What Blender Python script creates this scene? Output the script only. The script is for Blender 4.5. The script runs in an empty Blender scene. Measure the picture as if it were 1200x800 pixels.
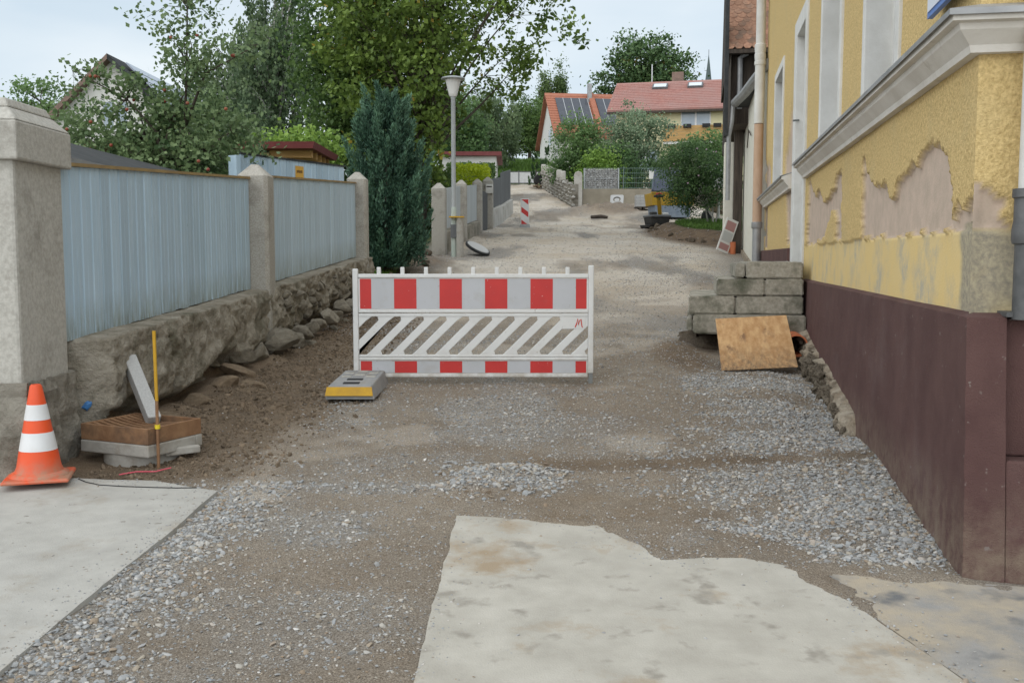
import bpy, bmesh, math, random
import numpy as np
from mathutils import Vector, Matrix, noise as mn
R = math.radians
scene = bpy.context.scene
C = scene.collection

# ---------------------------------------------------------------- camera
cam_d = bpy.data.cameras.new('camera')
cam_d.sensor_width = 36.0
cam_d.lens = 35.0
cam_d.clip_end = 5000
cam_d.clip_start = 0.05
cam = bpy.data.objects.new('camera', cam_d)
C.objects.link(cam)
cam.location = (0, 0, 1.55)
cam.rotation_euler = (R(90 - 4.85), 0, 0)
scene.camera = cam

# ---------------------------------------------------------------- sky, sun, exposure
SUN_EL, SUN_AZ = 40, 214          # azimuth of the sun, clockwise from +Y
w = bpy.data.worlds.new('World')
scene.world = w
w.use_nodes = True
nt = w.node_tree
nt.nodes.clear()
out = nt.nodes.new('ShaderNodeOutputWorld')
bg = nt.nodes.new('ShaderNodeBackground')
sky = nt.nodes.new('ShaderNodeTexSky')
sky.sky_type = 'NISHITA'
sky.sun_disc = False
sky.sun_elevation = R(SUN_EL)
sky.sun_rotation = R(SUN_AZ)
sky.air_density = 1.0
sky.dust_density = 2.0
tc = nt.nodes.new('ShaderNodeTexCoord')
mp = nt.nodes.new('ShaderNodeMapping')
mp.inputs['Scale'].default_value = (1.0, 1.0, 3.2)
nz = nt.nodes.new('ShaderNodeTexNoise')
nz.inputs['Scale'].default_value = 2.0
nz.inputs['Detail'].default_value = 5
nz.inputs['Roughness'].default_value = 0.5
cr = nt.nodes.new('ShaderNodeValToRGB')
cr.color_ramp.elements[0].position = 0.36
cr.color_ramp.elements[1].position = 0.62
cr.color_ramp.elements[0].color = (3.3, 4.0, 4.6, 1)
cr.color_ramp.elements[1].color = (4.65, 5.05, 5.3, 1)
mx = nt.nodes.new('ShaderNodeMix')
mx.data_type = 'RGBA'
mx.inputs['Factor'].default_value = 0.93
nt.links.new(tc.outputs['Generated'], mp.inputs['Vector'])
nt.links.new(mp.outputs['Vector'], nz.inputs['Vector'])
nt.links.new(nz.outputs['Fac'], cr.inputs['Fac'])
nt.links.new(sky.outputs['Color'], mx.inputs['A'])
nt.links.new(cr.outputs['Color'], mx.inputs['B'])
nt.links.new(mx.outputs['Result'], bg.inputs['Color'])
bg.inputs['Strength'].default_value = 0.10
nt.links.new(bg.outputs['Background'], out.inputs['Surface'])

sun_d = bpy.data.lights.new('sun', 'SUN')
sun_d.energy = 1.5
sun_d.angle = R(130)
sun_d.color = (1.0, 0.965, 0.91)
sun = bpy.data.objects.new('sun', sun_d)
C.objects.link(sun)
_az, _el = R(SUN_AZ), R(SUN_EL)
_to = Vector((math.sin(_az) * math.cos(_el), math.cos(_az) * math.cos(_el), math.sin(_el)))
sun.rotation_euler = _to.to_track_quat('Z', 'Y').to_euler()
sun.location = (0, -20, 40)

vs = scene.view_settings
vs.view_transform = 'Standard'
vs.look = 'None'
vs.exposure = 0.90
vs.gamma = 1.0
vs.use_curve_mapping = False
scene.cycles.use_denoising = True
scene.cycles.max_bounces = 6
scene.cycles.transparent_max_bounces = 6

# ---------------------------------------------------------------- helpers: noise
rng = np.random.default_rng(7)
_T = rng.random((256, 256))


def vnoise(x, y, seed=0):
    x = np.asarray(x, float) + seed * 17.31
    y = np.asarray(y, float) + seed * 9.77
    xi = np.floor(x).astype(int)
    yi = np.floor(y).astype(int)
    fx = x - xi
    fy = y - yi
    fx = fx * fx * (3 - 2 * fx)
    fy = fy * fy * (3 - 2 * fy)
    a = _T[xi & 255, yi & 255]
    b = _T[(xi + 1) & 255, yi & 255]
    c = _T[xi & 255, (yi + 1) & 255]
    d = _T[(xi + 1) & 255, (yi + 1) & 255]
    return (a * (1 - fx) + b * fx) * (1 - fy) + (c * (1 - fx) + d * fx) * fy


def fbm(x, y, sc=1.0, octv=4, seed=0, gain=0.5):
    x = np.asarray(x, float)
    y = np.asarray(y, float)
    s = 0
    amp = 1.0
    tot = 0
    for o in range(octv):
        s = s + amp * vnoise(x * sc, y * sc, seed + o * 3)
        tot += amp
        amp *= gain
        sc *= 2.03
    return s / tot


def sstep(a, b, x):
    t = np.clip((np.asarray(x, float) - a) / (b - a), 0, 1)
    return t * t * (3 - 2 * t)


def inpoly(x, y, poly):
    x = np.asarray(x, float)
    y = np.asarray(y, float)
    r = np.zeros(x.shape, bool)
    n = len(poly)
    for i in range(n):
        x0, y0 = poly[i]
        x1, y1 = poly[(i + 1) % n]
        if y0 == y1:
            continue
        c = ((y0 > y) != (y1 > y)) & (x < (x1 - x0) * (y - y0) / (y1 - y0) + x0)
        r ^= c
    return r


# ---------------------------------------------------------------- helpers: materials
def _inp(n, k, v):
    n.inputs[k].default_value = v


def M(name, col, col2=None, scale=6.0, detail=5, rough=0.85, bump=0.0, bscale=None, metal=0.0,
      spread=(0.35, 0.65), rnd=0.0, col3=None, scale3=1.2, spread3=(0.5, 0.7), spec=0.3, stretch=(1, 1, 1),
      bdist=0.01, dirt=None, spots=None):
    """principled material: colour mixed by noise, optional second larger stain, per-object value change, bump"""
    m = bpy.data.materials.new(name)
    m.use_nodes = True
    t = m.node_tree
    p = t.nodes['Principled BSDF']
    _inp(p, 'Roughness', rough)
    _inp(p, 'Metallic', metal)
    _inp(p, 'Specular IOR Level', spec)
    co = t.nodes.new('ShaderNodeTexCoord')
    mpn = t.nodes.new('ShaderNodeMapping')
    _inp(mpn, 'Scale', stretch)
    t.links.new(co.outputs['Object'], mpn.inputs['Vector'])
    vec = mpn.outputs['Vector']
    oi = t.nodes.new('ShaderNodeObjectInfo')
    if rnd:
        ad = t.nodes.new('ShaderNodeVectorMath')
        ad.operation = 'ADD'
        sc_ = t.nodes.new('ShaderNodeMath')
        sc_.operation = 'MULTIPLY'
        _inp(sc_, 1, 37.0)
        t.links.new(oi.outputs['Random'], sc_.inputs[0])
        t.links.new(vec, ad.inputs[0])
        t.links.new(sc_.outputs[0], ad.inputs[1])
        vec = ad.outputs[0]
    c = None

    def noise(s, det=detail, ro=0.6):
        n = t.nodes.new('ShaderNodeTexNoise')
        _inp(n, 'Scale', s)
        _inp(n, 'Detail', det)
        _inp(n, 'Roughness', ro)
        t.links.new(vec, n.inputs['Vector'])
        return n.outputs['Fac']

    def ramp(fac, a, b):
        r = t.nodes.new('ShaderNodeMapRange')
        _inp(r, 'From Min', a)
        _inp(r, 'From Max', b)
        r.clamp = True
        t.links.new(fac, r.inputs['Value'])
        return r.outputs['Result']

    def mix(fac, a, b):
        mxn = t.nodes.new('ShaderNodeMix')
        mxn.data_type = 'RGBA'
        if isinstance(fac, float):
            _inp(mxn, 'Factor', fac)
        else:
            t.links.new(fac, mxn.inputs['Factor'])
        for k, v in (('A', a), ('B', b)):
            if isinstance(v, tuple):
                _inp(mxn, k, (*v[:3], 1))
            else:
                t.links.new(v, mxn.inputs[k])
        return mxn.outputs['Result']
    c = tuple(col)
    if col2 is not None:
        c = mix(ramp(noise(scale), *spread), tuple(col), tuple(col2))
    if col3 is not None:
        c = mix(ramp(noise(scale3, 6, 0.65), *spread3), c, tuple(col3))
    if dirt is not None:                 # (colour, z0, z1): splash dirt that thins out with height in object space
        sep = t.nodes.new('ShaderNodeSeparateXYZ')
        t.links.new(co.outputs['Object'], sep.inputs[0])
        r = ramp(sep.outputs['Z'], dirt[2], dirt[1])
        mu = t.nodes.new('ShaderNodeMath')
        mu.operation = 'MULTIPLY'
        t.links.new(r, mu.inputs[0])
        t.links.new(ramp(noise(9.0, 6, 0.7), 0.35, 0.62), mu.inputs[1])
        c = mix(mu.outputs[0], c, tuple(dirt[0]))
    if spots is not None:                # (colour, scale, from, to): small stains
        c = mix(ramp(noise(spots[1], 3, .55), spots[2], spots[3]), c, tuple(spots[0]))
    if rnd:
        hsv = t.nodes.new('ShaderNodeHueSaturation')
        mr = t.nodes.new('ShaderNodeMapRange')
        _inp(mr, 'To Min', 1 - rnd)
        _inp(mr, 'To Max', 1 + rnd)
        t.links.new(oi.outputs['Random'], mr.inputs['Value'])
        t.links.new(mr.outputs['Result'], hsv.inputs['Value'])
        if isinstance(c, tuple):
            _inp(hsv, 'Color', (*c, 1))
        else:
            t.links.new(c, hsv.inputs['Color'])
        c = hsv.outputs['Color']
    if isinstance(c, tuple):
        _inp(p, 'Base Color', (*c, 1))
    else:
        t.links.new(c, p.inputs['Base Color'])
    if bump:
        b = t.nodes.new('ShaderNodeBump')
        _inp(b, 'Strength', bump)
        _inp(b, 'Distance', bdist)
        t.links.new(noise(bscale or scale * 4, 4, 0.65), b.inputs['Height'])
        t.links.new(b.outputs['Normal'], p.inputs['Normal'])
    return m


def LEAF(name, c0, c1, c2=None, trans=0.35, p2=0.93, rough=0.5):
    m = bpy.data.materials.new(name)
    m.use_nodes = True
    t = m.node_tree
    p = t.nodes['Principled BSDF']
    _inp(p, 'Roughness', rough)
    _inp(p, 'Specular IOR Level', 0.25)
    at = t.nodes.new('ShaderNodeAttribute')
    at.attribute_name = 'tint'
    r = t.nodes.new('ShaderNodeValToRGB')
    r.color_ramp.elements[0].color = (*c0, 1)
    r.color_ramp.elements[1].color = (*c1, 1)
    r.color_ramp.elements[0].position = 0.1
    r.color_ramp.elements[1].position = 0.85
    if c2:
        e = r.color_ramp.elements.new(p2)
        e.color = (*c1, 1)
        r.color_ramp.elements.new(min(1.0, p2 + 0.04)).color = (*c2, 1)
    t.links.new(at.outputs['Fac'], r.inputs['Fac'])
    t.links.new(r.outputs['Color'], p.inputs['Base Color'])
    tr = t.nodes.new('ShaderNodeBsdfTranslucent')
    t.links.new(r.outputs['Color'], tr.inputs['Color'])
    ms = t.nodes.new('ShaderNodeMixShader')
    _inp(ms, 'Fac', trans)
    t.links.new(p.outputs[0], ms.inputs[1])
    t.links.new(tr.outputs[0], ms.inputs[2])
    t.links.new(ms.outputs[0], t.nodes['Material Output'].inputs['Surface'])
    return m


# ---------------------------------------------------------------- helpers: meshes and objects
def tag(o, label=None, cat=None, group=None, kind=None):
    if label:
        o['label'] = label
    if cat:
        o['category'] = cat
    if group:
        o['group'] = group
    if kind or cat:
        o['kind'] = kind or 'thing'
    return o


def thing(name, label, cat, loc=(0, 0, 0), rz=0.0, group=None):
    o = bpy.data.objects.new(name, None)
    o.empty_display_size = 0.2
    C.objects.link(o)
    o.location = loc
    o.rotation_euler = (0, 0, rz)
    return tag(o, label, cat, group)


def link(name, me, parent=None, loc=(0, 0, 0), rot=(0, 0, 0), scl=(1, 1, 1)):
    o = bpy.data.objects.new(name, me)
    C.objects.link(o)
    o.parent = parent
    o.location = loc
    o.rotation_euler = rot
    o.scale = scl
    return o


class MB:
    def __init__(self):
        self.v = []
        self.f = []

    def add(self, vs_, fs):
        b = len(self.v)
        self.v += [tuple(v) for v in vs_]
        self.f += [tuple(i + b for i in f) for f in fs]
        return self

    def hexa(self, p):                    # 8 points: bottom 4, top 4 (counter-clockwise)
        return self.add(p, [(3, 2, 1, 0), (4, 5, 6, 7), (0, 1, 5, 4), (1, 2, 6, 5), (2, 3, 7, 6), (3, 0, 4, 7)])

    def box(self, c, s, rz=0.0, mat=None):
        x, y, z = s[0] / 2, s[1] / 2, s[2] / 2
        p = [(-x, -y, -z), (x, -y, -z), (x, y, -z), (-x, y, -z), (-x, -y, z), (x, -y, z), (x, y, z), (-x, y, z)]
        m = Matrix.Translation(c) @ (mat.to_4x4() if mat else Matrix.Rotation(rz, 4, 'Z'))
        return self.hexa([m @ Vector(q) for q in p])

    def rng(self, x0, x1, y0, y1, z0, z1):
        return self.box(((x0 + x1) / 2, (y0 + y1) / 2, (z0 + z1) / 2), (x1 - x0, y1 - y0, z1 - z0))

    def bar(self, a, b, wd, th):          # box along a segment
        a = Vector(a)
        b = Vector(b)
        d = (b - a)
        q = d.to_track_quat('Y', 'Z').to_matrix()
        return self.box((a + b) / 2, (wd, d.length, th), mat=q)

    def prism(self, poly, h0, h1, axis='z'):
        n = len(poly)

        def P3(u, v, h):
            return {'z': (u, v, h), 'y': (u, h, v), 'x': (h, u, v)}[axis]
        vs_ = [P3(u, v, h0) for u, v in poly] + [P3(u, v, h1) for u, v in poly]
        fs = [tuple(range(n))[::-1], tuple(range(n, 2 * n))]
        fs += [(i, (i + 1) % n, n + (i + 1) % n, n + i) for i in range(n)]
        return self.add(vs_, fs)

    def tube(self, pts, rad, n=8, cap=True):
        pts = [Vector(p) for p in pts]
        if not hasattr(rad, '__len__'):
            rad = [rad] * len(pts)
        b = len(self.v)
        prev = None
        for i, p in enumerate(pts):
            d = (pts[min(i + 1, len(pts) - 1)] - pts[max(i - 1, 0)]).normalized()
            if prev is None:
                u = d.orthogonal().normalized()
            else:
                u = (prev - d * prev.dot(d))
                u = u.normalized() if u.length > 1e-5 else d.orthogonal().normalized()
            prev = u
            vv = d.cross(u)
            for k in range(n):
                a = 2 * math.pi * k / n
                self.v.append(tuple(p + (u * math.cos(a) + vv * math.sin(a)) * rad[i]))
        for i in range(len(pts) - 1):
            for k in range(n):
                k2 = (k + 1) % n
                self.f.append((b + i * n + k, b + i * n + k2, b + (i + 1) * n + k2, b + (i + 1) * n + k))
        if cap:
            self.f.append(tuple(b + k for k in range(n))[::-1])
            self.f.append(tuple(b + (len(pts) - 1) * n + k for k in range(n)))
        return self

    def lathe(self, prof_, n=24, c=(0, 0, 0), cap=True):
        b = len(self.v)
        for r, z in prof_:
            for k in range(n):
                a = 2 * math.pi * k / n
                self.v.append((c[0] + r * math.cos(a), c[1] + r * math.sin(a), c[2] + z))
        for i in range(len(prof_) - 1):
            for k in range(n):
                k2 = (k + 1) % n
                self.f.append((b + i * n + k, b + i * n + k2, b + (i + 1) * n + k2, b + (i + 1) * n + k))
        if cap:
            self.f.append(tuple(b + k for k in range(n))[::-1])
            self.f.append(tuple(b + (len(prof_) - 1) * n + k for k in range(n)))
        return self

    def mesh(self, name, mat, smooth=False):
        me = bpy.data.meshes.new(name)
        me.from_pydata(self.v, [], self.f)
        me.materials.append(mat)
        if smooth:
            me.polygons.foreach_set('use_smooth', [True] * len(me.polygons))
        me.update()
        return me

    def build(self, name, mat, parent=None, loc=(0, 0, 0), rot=(0, 0, 0), smooth=False, bevel=0.0, seg=2):
        o = link(name, self.mesh(name, mat, smooth), parent, loc, rot)
        if bevel:
            bv = o.modifiers.new('bevel', 'BEVEL')
            bv.width = bevel
            bv.segments = seg
            bv.limit_method = 'ANGLE'
            bv.angle_limit = R(40)
        if smooth == 'auto':
            o.data.set_sharp_from_angle(angle=R(35))
        return o


def mesh_np(name, verts, quads, mat, attrs=None, smooth=False):
    me = bpy.data.meshes.new(name)
    verts = np.asarray(verts, np.float32)
    quads = np.asarray(quads, np.int32)
    k = quads.shape[1]
    me.vertices.add(len(verts))
    me.vertices.foreach_set('co', verts.ravel())
    me.loops.add(quads.size)
    me.loops.foreach_set('vertex_index', quads.ravel())
    me.polygons.add(len(quads))
    me.polygons.foreach_set('loop_start', np.arange(0, quads.size, k, dtype=np.int32))
    me.polygons.foreach_set('loop_total', np.full(len(quads), k, np.int32))
    if smooth:
        me.polygons.foreach_set('use_smooth', np.ones(len(quads), bool))
    me.materials.append(mat)
    for an, av in (attrs or {}).items():
        a = me.attributes.new(an, 'FLOAT', 'POINT')
        a.data.foreach_set('value', np.asarray(av, np.float32))
    me.update(calc_edges=True)
    return me


def grid_quads(nu, nv):
    i = np.arange(nu - 1)[:, None] * nv + np.arange(nv - 1)[None, :]
    i = i.ravel()
    return np.stack([i, i + nv, i + nv + 1, i + 1], 1)


def rock(seed, sub=2, rough=0.35, flat=1.0, mat=None, freq=1.3, smooth=False):
    bm = bmesh.new()
    bmesh.ops.create_icosphere(bm, subdivisions=sub, radius=1.0)
    off = Vector((seed * 3.1, seed * 7.7, seed * 1.9))
    rr = random.Random(seed)
    planes = []
    for _ in range(13):
        d = Vector((rr.gauss(0, 1), rr.gauss(0, 1), rr.gauss(0, 1))).normalized()
        planes.append((d, rr.uniform(0.50, 0.82)))
    for v in bm.verts:
        p = v.co.copy()
        for d, h in planes:               # chip flat facets into the lump
            e = p.dot(d) - h
            if e > 0:
                p -= d * e
        p *= 1 + rough * 0.22 * mn.noise(v.co * freq + off)
        p.z *= flat
        v.co = p
    me = bpy.data.meshes.new('stone')
    bm.to_mesh(me)
    bm.free()
    if mat:
        me.materials.append(mat)
    if smooth:
        me.polygons.foreach_set('use_smooth', [True] * len(me.polygons))
    return me


# ---------------------------------------------------------------- terrain
PRX = [-40, 0, 9, 12, 15.5, 20, 23.5, 28, 36, 45, 60, 80, 110, 200, 2000]
PRZ = [-2, 0, .45, .62, .88, 1.28, 1.62, 2.05, 2.7, 3.75, 5.8, 7.6, 9, 11, 11]


def prof(y):
    return np.interp(y, PRX, PRZ)


A = math.atan(.1857)                      # the yellow house's street wall runs 10.5 degrees off the view axis
C0 = (1.893, 4.085)
SA, CA = math.sin(A), math.cos(A)


def wall_sn(x, y):                        # along-wall and outward distance of a ground point
    dx, dy = np.asarray(x) - C0[0], np.asarray(y) - C0[1]
    return dx * SA + dy * CA, -dx * CA + dy * SA


def sn_xy(s, n):
    return C0[0] + s * SA - n * CA, C0[1] + s * CA + n * SA


def fence_x(y):                           # the boarded fence on the left
    return -3.03 + .04 * np.asarray(y)


SLAB_L = [(-6.5, 5.75), (-2.9, 5.60), (-2.54, 5.612), (-2.30, 5.575), (-2.03, 5.557), (-1.80, 5.44), (-1.609, 5.353),
          (-1.625, 5.0), (-1.632, 4.667), (-1.68, 4.0), (-1.712, 3.224), (-1.78, 1.5), (-1.8, -3), (-6.5, -3)]
SLAB_R = [(-.28, 4.93), (.10, 4.86), (.417, 4.771), (.50, 4.62), (.589, 4.488), (.62, 4.36), (.658, 4.289), (.85, 4.32), (1.022, 4.318),
          (1.248, 4.184), (1.485, 3.164), (1.72, 2.15), (2.92, -3), (-.6, -3), (-.44, 1.5),
          (-.36, 2.6), (-.322, 3.164), (-.30, 4.0)]
ASPH = [(1.262, 4.178), (1.40, 4.20), (1.60, 4.10), (1.836, 4.10), (1.97, 4.02), (3.2, 3.75), (6.5, 3.1), (6.5, -3), (2.934, -3), (1.734, 2.15), (1.499, 3.164)]


def edge_dist(x, y, poly):                # signed distance to a polygon, negative inside
    d = np.full(x.shape, 9.0)
    n = len(poly)
    for i in range(n):
        (x0, y0), (x1, y1) = poly[i], poly[(i + 1) % n]
        L2 = (x1 - x0) ** 2 + (y1 - y0) ** 2
        t = np.clip(((x - x0) * (x1 - x0) + (y - y0) * (y1 - y0)) / L2, 0, 1)
        d = np.minimum(d, np.hypot(x - x0 - t * (x1 - x0), y - y0 - t * (y1 - y0)))
    return np.where(inpoly(x, y, poly), -d, d)


def H(x, y, fine=True):
    x = np.asarray(x, float)
    y = np.asarray(y, float)
    z = prof(y)
    # garden behind the boarded fence sits at the height of the wall crown
    fx = fence_x(y)
    g = sstep(fx + .02, fx - .12, x) * sstep(5.9, 6.2, y) * (1 - sstep(15.6, 17.2, y))
    z = z + .60 * g
    g2 = sstep(-2.4, -3.6, x) * sstep(15.8, 17.5, y)
    z = z + .45 * g2 * (1 - sstep(60, 90, y))
    z = z + 1.7 * sstep(63, 86, y) * sstep(-9, -4, x) * (1 - sstep(5.0, 6.4, x)) * (1 - sstep(120, 160, y))   # lawn rising behind the yard gate
    # bank of dug soil at the foot of the left wall
    bank = sstep(-1.7, -2.5, x) * (x > fx) * sstep(6.3, 7.2, y) * (1 - sstep(15, 18, y))
    z = z + bank * (.05 + .16 * (fbm(x, y, 3.2, 5, 5, .6) - .42))
    s, n = wall_sn(x, y)
    tr = sstep(.55, .1, n) * (n > -.5) * sstep(2.0, 3.0, s) * (1 - sstep(9.5, 11, s))
    z = z - tr * .06
    hole = np.exp(-(((s - 5.75) / .5) ** 2 + ((n - .75) / .45) ** 2))
    z = z - .07 * hole
    # little heaps of pushed-up gravel
    for hx, hy, rx, ry, hh in ((-.17, 5.42, .20, .12, .055), (0.0, 5.72, .22, .13, .045), (-1.25, 5.36, .35, .10, .03), (.75, 5.72, .7, .07, .035),
                               (1.75, 10.6, .25, .6, .10), (3.5, 41.5, 1.5, 1.2, .35), (4.6, 43.5, 1.6, 1.3, .30), (5.6, 40.0, .8, .9, .2),
                               (-2.2, 21.3, .8, .9, .22), (3.35, 16.5, .8, 1.6, .20), (1.2, 12.6, .5, .3, .04)):
        z = z + hh * np.exp(-(((x - hx) / rx) ** 2 + ((y - hy) / ry) ** 2)) * (.65 + .7 * fbm(x, y, 6, 3, 9))
    # green island by the neighbour's wall
    isl = sstep(1.15, .75, np.sqrt(((x - 6.15) / 1.75) ** 2 + ((y - 30.2) / 4.4) ** 2))
    z = z + .26 * isl
    road = (x > fx) & (n > -.3)
    if fine:
        am = np.where(road, 1.0, .6)
        z = z + am * ((fbm(x, y, 1.1, 3, 1) - .5) * .05 + (fbm(x, y, 7, 3, 2) - .5) * .022 + (fbm(x, y, 26, 2, 3) - .5) * .010)
        ru = np.exp(-((x - .35 - .02 * y) / .22) ** 2) + np.exp(-((x + 1.05 - .02 * y) / .22) ** 2)
        z = z - .015 * ru * sstep(5.5, 7, y)
    z = z - .004
    near = (y < 6.2) & (y > 0)
    if near.any():                        # dirt laps over the paving edges here and there, and drops away under the paving
        e = np.full(x.shape, 9.0)
        e[near] = np.minimum(np.minimum(edge_dist(x[near], y[near], SLAB_L), edge_dist(x[near], y[near], SLAB_R)), edge_dist(x[near], y[near], ASPH))
        lap = prof(y) + .004 + (fbm(x, y, 2.6, 4, 31) - .5) * .040 + (fbm(x, y, 14, 3, 32) - .5) * .014 - .16 * np.clip(-e - .01, 0, .3) - .010 * (x < -.12)
        k = sstep(.14, .0, e)
        z = np.where(near, z * (1 - k) + np.minimum(lap, prof(y) + .02) * k, z)
        z = np.where(near & (e < -.25), prof(y) - .06, z)
    z = np.where(y <= 0, prof(y) - .06, z)
    z = np.where(y < 6.0, np.minimum(z, prof(y) + .05), z)
    return z


def h1(x, y):
    return float(H(np.array([x]), np.array([y]))[0])


def steps(*seg):
    o = []
    for a, b, d in seg:
        o.append(np.arange(a, b, d))
    return np.concatenate(o)


gx = np.concatenate([np.linspace(-900, -60, 12)[:-1], steps((-60, -12, 4), (-12, -4, .5), (-4, 3.4, .036), (3.4, 9, .16), (9, 14, .5), (14, 60, 4)), np.linspace(60, 900, 12)])
gy = np.concatenate([steps((-30, 2, 4), (2, 2.6, .2), (2.6, 7.5, .034), (7.5, 12, .05), (12, 20, .10), (20, 36, .2), (36, 62, .5), (62, 110, 3)), np.linspace(110, 1500, 14)])
GX, GY = np.meshgrid(gx, gy, indexing='ij')
GZ = H(GX, GY)


# where the loose gravel lies (0..1): world-space patches of the street surface
GR_R = [(.45, 5.9), (1.0, 6.6), (1.35, 7.8), (1.55, 9.2), (2.7, 9.6), (2.95, 9.0), (2.35, 5.6), (2.1, 4.2), (1.62, 4.18), (1.30, 4.45), (.95, 4.75), (.75, 5.2)]


def gravel(x, y):
    x = np.asarray(x, float)
    y = np.asarray(y, float)
    jx = x + (fbm(x, y, 2.6, 3, 21) - .5) * .5
    jy = y + (fbm(x, y, 2.6, 3, 22) - .5) * .7
    nz_ = fbm(x, y, 1.7, 4, 23)
    d = .24 + .34 * sstep(.46, .68, nz_)
    d = np.maximum(d, .95 * inpoly(jx, jy, GR_R) * (.22 + .78 * sstep(.34, .60, fbm(x, y, 2.0, 4, 24))))
    e = -1.615 - .045 * (5.35 - y)                  # along the edge of the left slab
    d = np.maximum(d, .95 * sstep(.34, .10, np.abs(x - e - .12) + .12 * fbm(x, y, 5, 2, 25)) * (y < 5.3))
    d = np.maximum(d, .85 * sstep(1.2, .7, np.sqrt(((jx + .05) / .55) ** 2 + ((jy - 7.4) / 1.1) ** 2)))
    d = np.maximum(d, .85 * sstep(1.2, .6, np.sqrt(((jx + .75) / .95) ** 2 + ((y - 5.42) / .14) ** 2)))
    d = np.maximum(d, .8 * sstep(1.2, .6, np.sqrt(((jx + .95) / .35) ** 2 + ((y - 4.75) / .35) ** 2)))
    d = np.maximum(d, .95 * sstep(1.3, .7, np.sqrt(((x + .02) / .33) ** 2 + ((y - 5.65) / .28) ** 2)))
    d = np.maximum(d, .6 * sstep(1.2, .5, np.sqrt(((x + .75) / .45) ** 2 + ((y - 3.7) / .4) ** 2)) * sstep(.45, .6, nz_ + .06))
    # trodden earth: band across the street, and the soil below the left wall
    d = d * (1 - .85 * np.exp(-((y - 5.95 - .1 * x) / .16) ** 2) * (x > .15))
    d = d * (1 - .93 * sstep(-1.15 + .25 * (fbm(x, y, 1.4, 3, 27) - .5), -1.75, x) * (y > 5.7) * (y < 16))
    d = d * (1 - .8 * sstep(1.3, .7, np.sqrt(((x - .55) / .5) ** 2 + ((y - 5.0) / .35) ** 2)))
    d = np.where((y > 12.0), .35 + .5 * sstep(.42, .6, fbm(x * .6, y * .25, 1.6, 3, 26)), d)
    return np.clip(d, 0, 1)


def soil(x, y):                           # brown dug-up soil
    v = .75 * sstep(-1.0, -2.1, x + .8 * (fbm(x, y, 1.4, 4, 27) - .5)) * (y > 5.6) * (y < 24)
    v = np.maximum(v, sstep(1.25, .9, np.sqrt(((x - 6.05) / 1.9) ** 2 + ((y - 30) / 4.9) ** 2)))
    v = np.maximum(v, .8 * sstep(1.3, .5, np.sqrt(((x - 4.3) / 2.0) ** 2 + ((y - 42.3) / 2.6) ** 2)))
    v = np.maximum(v, .75 * sstep(1.3, .5, np.sqrt(((x - 1.75) / .35) ** 2 + ((y - 10.3) / .9) ** 2)))
    v = np.maximum(v, .5 * np.exp(-((y - 5.95 - .1 * x) / .2) ** 2) * (x > .0))
    return v


def dust(x, y):                           # dry lime dust on the driven lane further up
    s, n = wall_sn(x, y)
    d = sstep(10, 19, y) * sstep(-2.3, -1.2, x) * sstep(.2, 1.2, n) * sstep(.30, .52, fbm(x * 1.0, y * .35, 1.0, 4, 28))
    return .85 * d + .35 * sstep(.55, .7, fbm(x, y, 1.3, 4, 29)) * (y > 5.2) * (y < 16) * (x > -1.6)


def green(x, y):
    fx = fence_x(y)
    g = sstep(fx - .1, fx - .5, x) * (y > 6)
    g = np.maximum(g, ((y > 62) * 1.0))
    g = np.maximum(g, sstep(16, 20, np.abs(x)) * (y > 5))
    g = np.maximum(g, sstep(-1.9, -2.5, x) * sstep(17.2, 18.5, y))
    g = np.maximum(g, (x > 8.5) * (y > 12) * 1.0)
    isl = sstep(.78, .6, np.sqrt(((x - 6.25) / 1.75) ** 2 + ((y - 30.4) / 4.4) ** 2))
    return np.clip(np.maximum(g, isl), 0, 1)


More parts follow.
